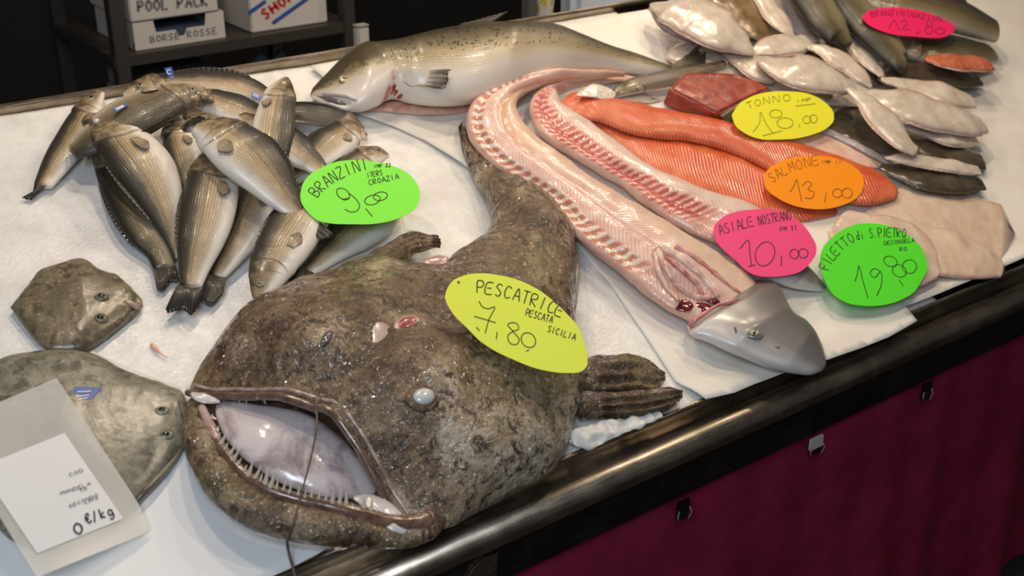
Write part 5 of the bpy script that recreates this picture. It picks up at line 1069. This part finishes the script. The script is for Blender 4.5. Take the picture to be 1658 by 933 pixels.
    tube('gum_flesh', gum[62:87] + N * .003, np.interp(np.linspace(0, 1, 25), [0, .5, 1], [.003, .0075, .0085]), GUM, t, 10)
    tube('gum_flesh', gum[3:18] + N * .002, np.interp(np.linspace(0, 1, 15), [0, .5, 1], [.006, .007, .004]), GUM, t, 10)
    # teeth
    rs = np.random.RandomState(11); cones = []
    def tooth(p, dr, ln, r):
        dr = dr / np.linalg.norm(dr); q = np.linspace(0, 1, 7); ref = np.cross(dr, U); bend = ref / np.linalg.norm(ref)
        tube('tooth', [p + dr * ln * a + bend * ln * .12 * a * a for a in q], r * (1 - q) ** .8 + .00015, TOOTH, t, 8)
    for i in np.linspace(8, 82, 36):
        i0 = int(i); inwd = ja[i0] * side[i0]; big = rs.rand() < .35; fr = abs(i - 45) / 37
        ln = (.028 if big else .016) * (1 - .35 * fr) * (.8 + .4 * rs.rand()); p = gum[i0] + N * .003 + inwd * (.004 * (rs.rand() - .5))
        tooth(p, N * 1.0 + inwd * .45 + jt[i0] * (rs.rand() - .5) * .3, ln, .0036 if big else .0026)
    for i in np.linspace(6, len(lp) - 7, 20):
        i0 = int(i); p = lp[i0] + t3[0] * .004 - N * .005; ln = .014 * (.7 + .7 * rs.rand()); tooth(p, -N + t3[0] * .3 + eu[0] * (rs.rand() - .5) * .3, ln, .0020)
    # where a pixel meets the skin
    def on(pxl, pyl):
        pr = proj(P); fr = (nr @ N > .05); dist = np.sum((pr - [pxl, pyl]) ** 2, -1) + 1e7 * (~fr); i = np.argmin(dist); a, b = np.unravel_index(i, dist.shape)
        return P[a, b], nr[a, b], t3[a]
    p, nn, td = on(683, 636); rim = dome('eye_socket', p, nn, U, .026, .021, .007, MONK, t, .4); e = dome('eye', p + nn * .003, nn, U + .25 * N, .0165, .0125, .0085, GLASSY, rim, .2)
    p, nn, td = on(527, 543); dome('eye', p, nn, U + .8 * V, .016, .006, .004, plain('dull_eye', (.10, .095, .10), .15, coat=1), t, .2)
    p, nn, td = on(660, 530); w_ = dome('wound_rim', p, nn, U + .2 * V, .022, .015, .004, m_flesh('pink_rim', (.42, .26, .22), (.55, .38, .33)), t, .3); dome('wound', p + nn * .0012, nn, U + .2 * V, .017, .010, .003, m_flesh('red_wound', (.22, .025, .03), (.38, .09, .09)), w_, .2)
    p, nn, td = on(620, 552); dome('bare_patch', p, nn, V + .4 * U, .030, .018, .003, m_flesh('pink_patch', (.36, .26, .24), (.50, .40, .38)), t, .5)
    # fins
    Lf = loft([(560, 446), (590, 416), (628, 392), (664, 373), (684, 377), (700, 386)], [(640, 446), (644, 438), (654, 430), (672, 414), (694, 406), (712, 396)], T=[(0, .020), (.5, .016), (.85, .010), (1, .006)], h=(.034, .018), n=70, m=44, disp=lambda s, dv, P: .0022 * np.cos(dv * 16) * s + vnoise(P, 60) * .002 + .006 * vnoise(P, 50) * sstep(s, .85, 1))
    Lf.attrs['pale'] = -.3 + 0 * Lf.attrs['s']; loft_mesh(Lf, 'pectoral_fin', MONK, t)
    for Lq, Rq in (([(938, 632), (970, 634), (1010, 634), (1050, 631), (1085, 627), (1102, 632)], [(942, 680), (970, 679), (1010, 676), (1050, 672), (1084, 662), (1104, 647)]), ([(935, 585), (960, 576), (1000, 573), (1034, 575), (1057, 589), (1073, 602)], [(938, 644), (965, 644), (1000, 641), (1033, 638), (1060, 636), (1076, 620)])):
        Rf = loft(Lq, Rq, T=[(0, .018), (.5, .015), (.85, .011), (1, .006)], h=(.006, .006), n=90, m=70, disp=lambda s, dv, P: .0035 * np.cos(dv * 11) * sstep(s, .1, .35) + vnoise(P, 60) * .0018 + vnoise(P, 140) * .0008)
        Rf.attrs['pale'] = -.55 + 0 * Rf.attrs['s']; loft_mesh(Rf, 'pectoral_fin', MONK, t)
    Gl = loft(spine=[(664, 442, 4), (676, 438, 10), (700, 432, 16), (722, 430, 15), (735, 434, 8)], ratio=.7, h=(.020, .022), n=36, m=26, disp=lambda s, dv, P: vnoise(P, 60) * .0018); loft_mesh(Gl, 'gill_opening', GUM, t)
    Sk = loft([(905, 385), (922, 430), (922, 480), (905, 520)], [(926, 372), (937, 420), (936, 480), (925, 535)], T=[(0, .004), (.5, .012), (1, .004)], h=(.006, .006), flat=True, n=50, m=26, disp=lambda s, dv, P: vnoise(P, 50) * .002); loft_mesh(Sk, 'belly_skin', SKIRT, t)
    R3 = [at(755, 262, .022), at(748, 240, .022), at(744, 214, .018)]; fin('tail_fin', R3, [at(744, 214, .022), at(742, 206, .022), at(750, 196, .020)], FIN_D, t, nk=15, nr=6)
    # skin flaps along the jaw and the flank
    for k_, (x_, y_, dx, dy) in enumerate(((318, 706, -9, 12), (330, 764, -12, 12), (356, 802, -10, 14), (384, 828, -8, 14), (418, 850, -6, 12), (917, 716, 14, 6))):
        a = at(x_, y_, .014); b = at(x_ + dx, y_ + dy, .012); tube('skin_flap', [a, (a + b) / 2 + N * .004, b], [.0035, .003, .0012], SKIRT, t, 8)
    # the long lure hanging over the mouth
    p, nn, td = on(516, 652); tube('lure_base', [p - nn * .004, p + nn * .006 - t3[0] * .006], [.009, .005], MONK_LURE, t, 10)
    pts = [p + nn * .006 - t3[0] * .006, at(513, 690, .112), at(505, 735, .102), at(492, 785, .090), at(480, 830, .080), at(470, 860, .066), at(465, 874, .045), at(468, 898, .024), at(474, 918, .020), at(478, 936, .022)]
    tube('lure_filament', curve(np.column_stack([np.concatenate([[0], np.cumsum(np.linalg.norm(np.diff(np.array(pts), axis=0), axis=1))]), np.zeros(len(pts)), np.array(pts)]), 60)[:, 2:], np.interp(np.linspace(0, 1, 60), [0, .6, .8, 1], [.0013, .0011, .0018, .0020]), FILAMENT, t, 8)
MONK_LURE = m_flesh('lure_skin', (.12, .07, .045), (.26, .14, .09), rough=.3)
monkfish()

# ------------------------------------------------------------------ dory fillets
fillet('dory_fillet', [(1410, 335), (1450, 306), (1490, 303), (1535, 308), (1620, 330)], [(1402, 350), (1440, 366), (1490, 384), (1540, 400), (1620, 420)], [(0, .004), (.5, .012), (1, .008)], (.006, .006), DORY, 'pale fillet farthest back, touching the end of the orange salmon', group='pale fillets at the right')
fillet('dory_fillet', [(1478, 392), (1505, 372), (1540, 372), (1580, 392), (1620, 420)], [(1474, 420), (1500, 440), (1535, 448), (1580, 452), (1620, 450)], [(0, .004), (.5, .013), (1, .008)], (.016, .012), DORY, 'pale fillet at the right edge behind the green card at the right', group='pale fillets at the right')
fillet('dory_fillet', [(1345, 372), (1360, 350), (1400, 347), (1440, 352), (1480, 366), (1512, 400), (1520, 440)], [(1342, 384), (1356, 398), (1400, 420), (1440, 440), (1470, 456), (1495, 462), (1516, 452)], [(0, .005), (.5, .014), (1, .006)], (.008, .008), DORY, 'pale fillet with pinkish edges lying under the green card at the right', group='pale fillets at the right')

# ------------------------------------------------------------------ price cards
CARDS = {'green': (130, 240, 70), 'green2': (85, 228, 45), 'yellow': (222, 238, 80), 'yellow2': (240, 236, 55), 'orange': (250, 150, 15), 'pink': (236, 72, 130), 'red': (232, 35, 100)}
def card(outline, fit, col, strokes, label, ink=INK, wd=.0015, smooth=True):
    """fit: three x, y, h on the card."""
    pl = Plane.three(*[at(*q) for q in fit]); oc = np.array(outline, float); k = len(oc)
    cl = curve(np.vstack([oc, oc[:1]]), k * 4)[:-1] if smooth else oc
    k0 = np.linspace(0, 1, 9)[1:]; ctr = cl.mean(0)
    for it in range(14):
        smp = np.vstack([ctr + (cl - ctr) * q for q in k0]); Q = pl.hit(smp[:, 0], smp[:, 1])
        if not any(blocked(q) for q in Q): break
        pl = Plane(pl.p + pl.n * .004, pl.n)
    P = pl.hit(cl[:, 0], cl[:, 1]); t = thing('price_card', label, 'price card', P.mean(0), 'oval price cards')
    prism('card', P, -pl.n * .0007, m_card('card_' + col, srgb(*CARDS[col])), t)
    groups = strokes if isinstance(strokes, dict) else {'lettering': strokes}
    for nm, st in groups.items(): lettering(pl, st[0], st[1], ink, t, name=nm)
TREES = []
for o_ in list(bpy.data.objects):
    if o_.type == 'MESH' and o_.get('kind') is None and len(o_.data.vertices) > 300:
        w_ = np.array(wloc(o_)); TREES.append(BVHTree.FromPolygons([v.co + Vector(w_) for v in o_.data.vertices], [tuple(p_.vertices) for p_ in o_.data.polygons]))
def blocked(q):
    d = Vector(q - CAM); L_ = d.length + .0015; d.normalize()
    return any(tr.ray_cast(Vector(CAM), d, L_)[0] is not None for tr in TREES)
def sc(pts, x0, y0, k): return [(x0 + x / k, y0 + y / k) for x, y in pts]
card(sc([(40, 500), (70, 380), (150, 280), (280, 205), (420, 150), (560, 130), (750, 135), (900, 155), (1050, 195), (1180, 255), (1280, 350), (1330, 450), (1325, 560), (1290, 640), (1180, 720), (1050, 775), (850, 815), (600, 820), (350, 808), (230, 780), (150, 720), (90, 650), (50, 580)], 480, 240, 6.664),
     ((488, 311, .062), (680, 311, .050), (583, 262, .062)), 'green',
     {'name': (txt('BRANZINI', (514, 320), (545, 284), (602, 273), 19), .0016), 'price': ([sc([(560, 540), (500, 550), (440, 500), (440, 445), (510, 440), (560, 480), (570, 540), (520, 560), (450, 520)], 480, 240, 6.664), sc([(570, 490), (640, 550), (680, 620), (660, 670), (600, 692), (520, 660)], 480, 240, 6.664), [(592, 338), (603, 351)], oval(591, 316, 615, 332, -.4), oval(605, 311, 627, 325, -.3)], .0014),
      'small_print': (txt('IMP ZZ', (606, 272), None, (634, 270), 5) + txt('ITERS', (595, 288), None, (621, 283), 8) + txt('CROAZIA', (598, 300), None, (648, 289), 8), .0012)},
     'green oval card handwritten BRANZINI 9,00 on the sea bass pile')
card(sc([(98, 250), (120, 180), (160, 125), (250, 80), (400, 62), (520, 75), (680, 115), (830, 185), (960, 280), (1070, 385), (1160, 490), (1200, 590), (1235, 740), (1230, 800), (1190, 840), (1080, 855), (950, 845), (800, 810), (650, 750), (500, 680), (380, 600), (270, 490), (170, 390), (120, 310)], 700, 430, 4.911),
     ((726, 470, .162), (948, 595, .135), (850, 470, .160)), 'yellow',
     {'name': (txt('PESCATRICE', (772, 474), (845, 484), (912, 517), 20), .0016), 'price': ([sc([(370, 285), (400, 330), (440, 345), (492, 330), (450, 430), (420, 540)], 700, 430, 4.911), sc([(330, 405), (420, 430), (502, 456)], 700, 430, 4.911), sc([(515, 530), (508, 588)], 700, 430, 4.911), sc([(640, 520), (600, 470), (630, 455), (680, 475), (685, 505), (640, 525), (600, 560), (620, 620), (670, 628), (690, 600), (640, 525)], 700, 430, 4.911), oval(844, 539, 867, 563, .2), sc([(350, 492), (375, 522)], 700, 430, 4.911), sc([(745, 682), (768, 672)], 700, 430, 4.911)], .0013),
      'small_print': (txt('PESCATA', (851, 511), None, (895, 524), 11) + txt('SICILIA', (886, 537), None, (932, 552), 10), .0012), 'pinhole': ([oval(741, 456, 744, 459)], .0012)},
     'yellow pointed oval card handwritten PESCATRICE 7,80 on the monkfish')
card([(1185, 186), (1195, 170), (1215, 157), (1245, 149), (1280, 148), (1310, 152), (1335, 165), (1349, 181), (1350, 195), (1338, 208), (1315, 218), (1290, 224), (1260, 226), (1230, 225), (1205, 215), (1190, 202)], ((1186, 190, .050), (1350, 190, .044), (1265, 150, .066)), 'yellow2',
     {'name': (txt('TONNO', (1212, 177), (1240, 166), (1286, 163), 11), .0010), 'price': ([[(1219, 214), (1230, 198), (1231, 182), (1240, 200), (1251, 216)], [(1235, 220), (1266, 212)], oval(1246, 178, 1266, 191), oval(1258, 191, 1284, 208), [(1293, 201), (1295, 207)], oval(1300, 188, 1313, 200), oval(1311, 186, 1323, 199)], .0011), 'small_print': (txt('IMP', (1290, 167), None, (1316, 163), 5) + [[(1288, 172), (1320, 168)]], .0010)},
     'yellow oval card handwritten TONNO 18,00 in front of the red tuna', ink=plain('olive_ink', (.10, .10, .01), .6))
card([(1236, 293), (1242, 276), (1260, 263), (1290, 254), (1320, 252), (1355, 257), (1380, 268), (1397, 285), (1398, 303), (1388, 320), (1370, 330), (1340, 338), (1310, 338), (1280, 331), (1258, 320), (1242, 307)], ((1237, 293, .040), (1398, 295, .036), (1318, 253, .048)), 'orange',
     {'name': (txt('SALMONE', (1252, 296), (1280, 274), (1332, 266), 16), .0010), 'price': ([[(1279, 311), (1286, 300), (1289, 291), (1294, 308), (1298, 327)], [(1299, 301), (1308, 294), (1314, 298), (1308, 307), (1318, 312), (1314, 321), (1303, 321)], [(1338, 312), (1335, 328)], oval(1348, 306, 1363, 320), oval(1363, 305, 1380, 321)], .0012), 'small_print': (txt('IMP II', (1330, 265), None, (1364, 265), 5), .0010)},
     'orange oval card handwritten SALMONE 13,00 on the salmon fillets', ink=plain('brown_ink', (.07, .035, .01), .6))
K8 = (1140, 240, 3.456)
card(sc([(50, 465), (60, 430), (100, 390), (180, 355), (280, 343), (370, 342), (450, 355), (510, 390), (560, 435), (600, 490), (628, 550), (625, 595), (595, 640), (540, 690), (460, 712), (370, 720), (290, 712), (230, 680), (180, 630), (110, 570), (65, 515)], *K8), ((1157, 380, .058), (1321, 400, .058), (1238, 341, .062)), 'pink',
     {'name': (txt('ASIALE', (1166, 381), None, (1224, 365), 16) + txt('NOSTRANO', (1229, 365), None, (1284, 355), 15), .0015), 'price': ([[(1198, 403), (1211, 389), (1214, 410), (1217, 431)], [(1211, 432), (1223, 429)], oval(1223, 392, 1254, 431, -.15), [(1265, 414), (1265, 431)], oval(1279, 404, 1293, 419), oval(1293, 403, 1308, 418)], .0016), 'small_print': (txt('PM 31', (1264, 375), None, (1292, 372), 7), .0011)},
     'pink oval card handwritten ASIALE NOSTRANO 10,00 on the dogfish', ink=plain('purple_ink', (.05, .004, .02), .6))
card(sc([(650, 610), (665, 560), (700, 515), (760, 465), (830, 432), (910, 420), (1000, 428), (1090, 455), (1160, 500), (1210, 550), (1240, 610), (1250, 680), (1215, 745), (1180, 800), (1100, 850), (1000, 878), (900, 882), (800, 865), (720, 815), (680, 750), (655, 680)], *K8), ((1328, 430, .040), (1501, 430, .040), (1410, 362, .046)), 'green2',
     {'name': (txt('FILETTO', (1342, 438), (1354, 408), (1388, 389), 17) + txt('di S.PIETRO', (1388, 389), (1425, 381), (1468, 386), 15), .0016), 'price': ([[(1384, 456), (1388, 444), (1390, 431), (1397, 455), (1405, 483)], sc([(985, 690), (950, 725), (928, 700), (950, 675), (985, 690), (992, 760), (965, 828)], *K8), [(1455, 453), (1463, 464)], oval(1431, 415, 1452, 432, .3), oval(1445, 429, 1467, 449, .2), oval(1461, 421, 1484, 443)], .0014), 'small_print': (txt('DECONGELA', (1432, 397), None, (1482, 392), 6) + txt('RO', (1457, 407), None, (1470, 406), 6), .0011)},
     'green oval card handwritten FILETTO di S.PIETRO 19,80 at the right')
K4 = (1250, 0, 5.832)
card(sc([(848, 165), (880, 120), (950, 90), (1080, 72), (1200, 72), (1350, 90), (1500, 130), (1620, 180), (1700, 220), (1730, 270), (1690, 320), (1620, 350), (1500, 358), (1350, 345), (1150, 325), (1000, 280), (900, 225)], *K4), ((1397, 28, .105), (1540, 45, .095), (1460, 14, .105)), 'red',
     {'name': (txt('BRANZINI', (1411, 28), (1440, 24), (1476, 27), 9) + txt('NAZION', (1474, 28), None, (1527, 36), 8), .0013), 'price': ([[(1439, 46), (1447, 33), (1456, 49)], sc([(1215, 215), (1260, 190), (1270, 230), (1225, 275), (1310, 280)], *K4), [(1490, 50), (1484, 56)], oval(1500, 33, 1509, 43), oval(1498, 43, 1510, 55), oval(1514, 46, 1529, 56)], .0014)},
     'crimson pink oval card handwritten BRANZINI 12,80 on the dark bass at the back right', ink=plain('dark_red_ink', (.08, .004, .02), .6))
build_tags()
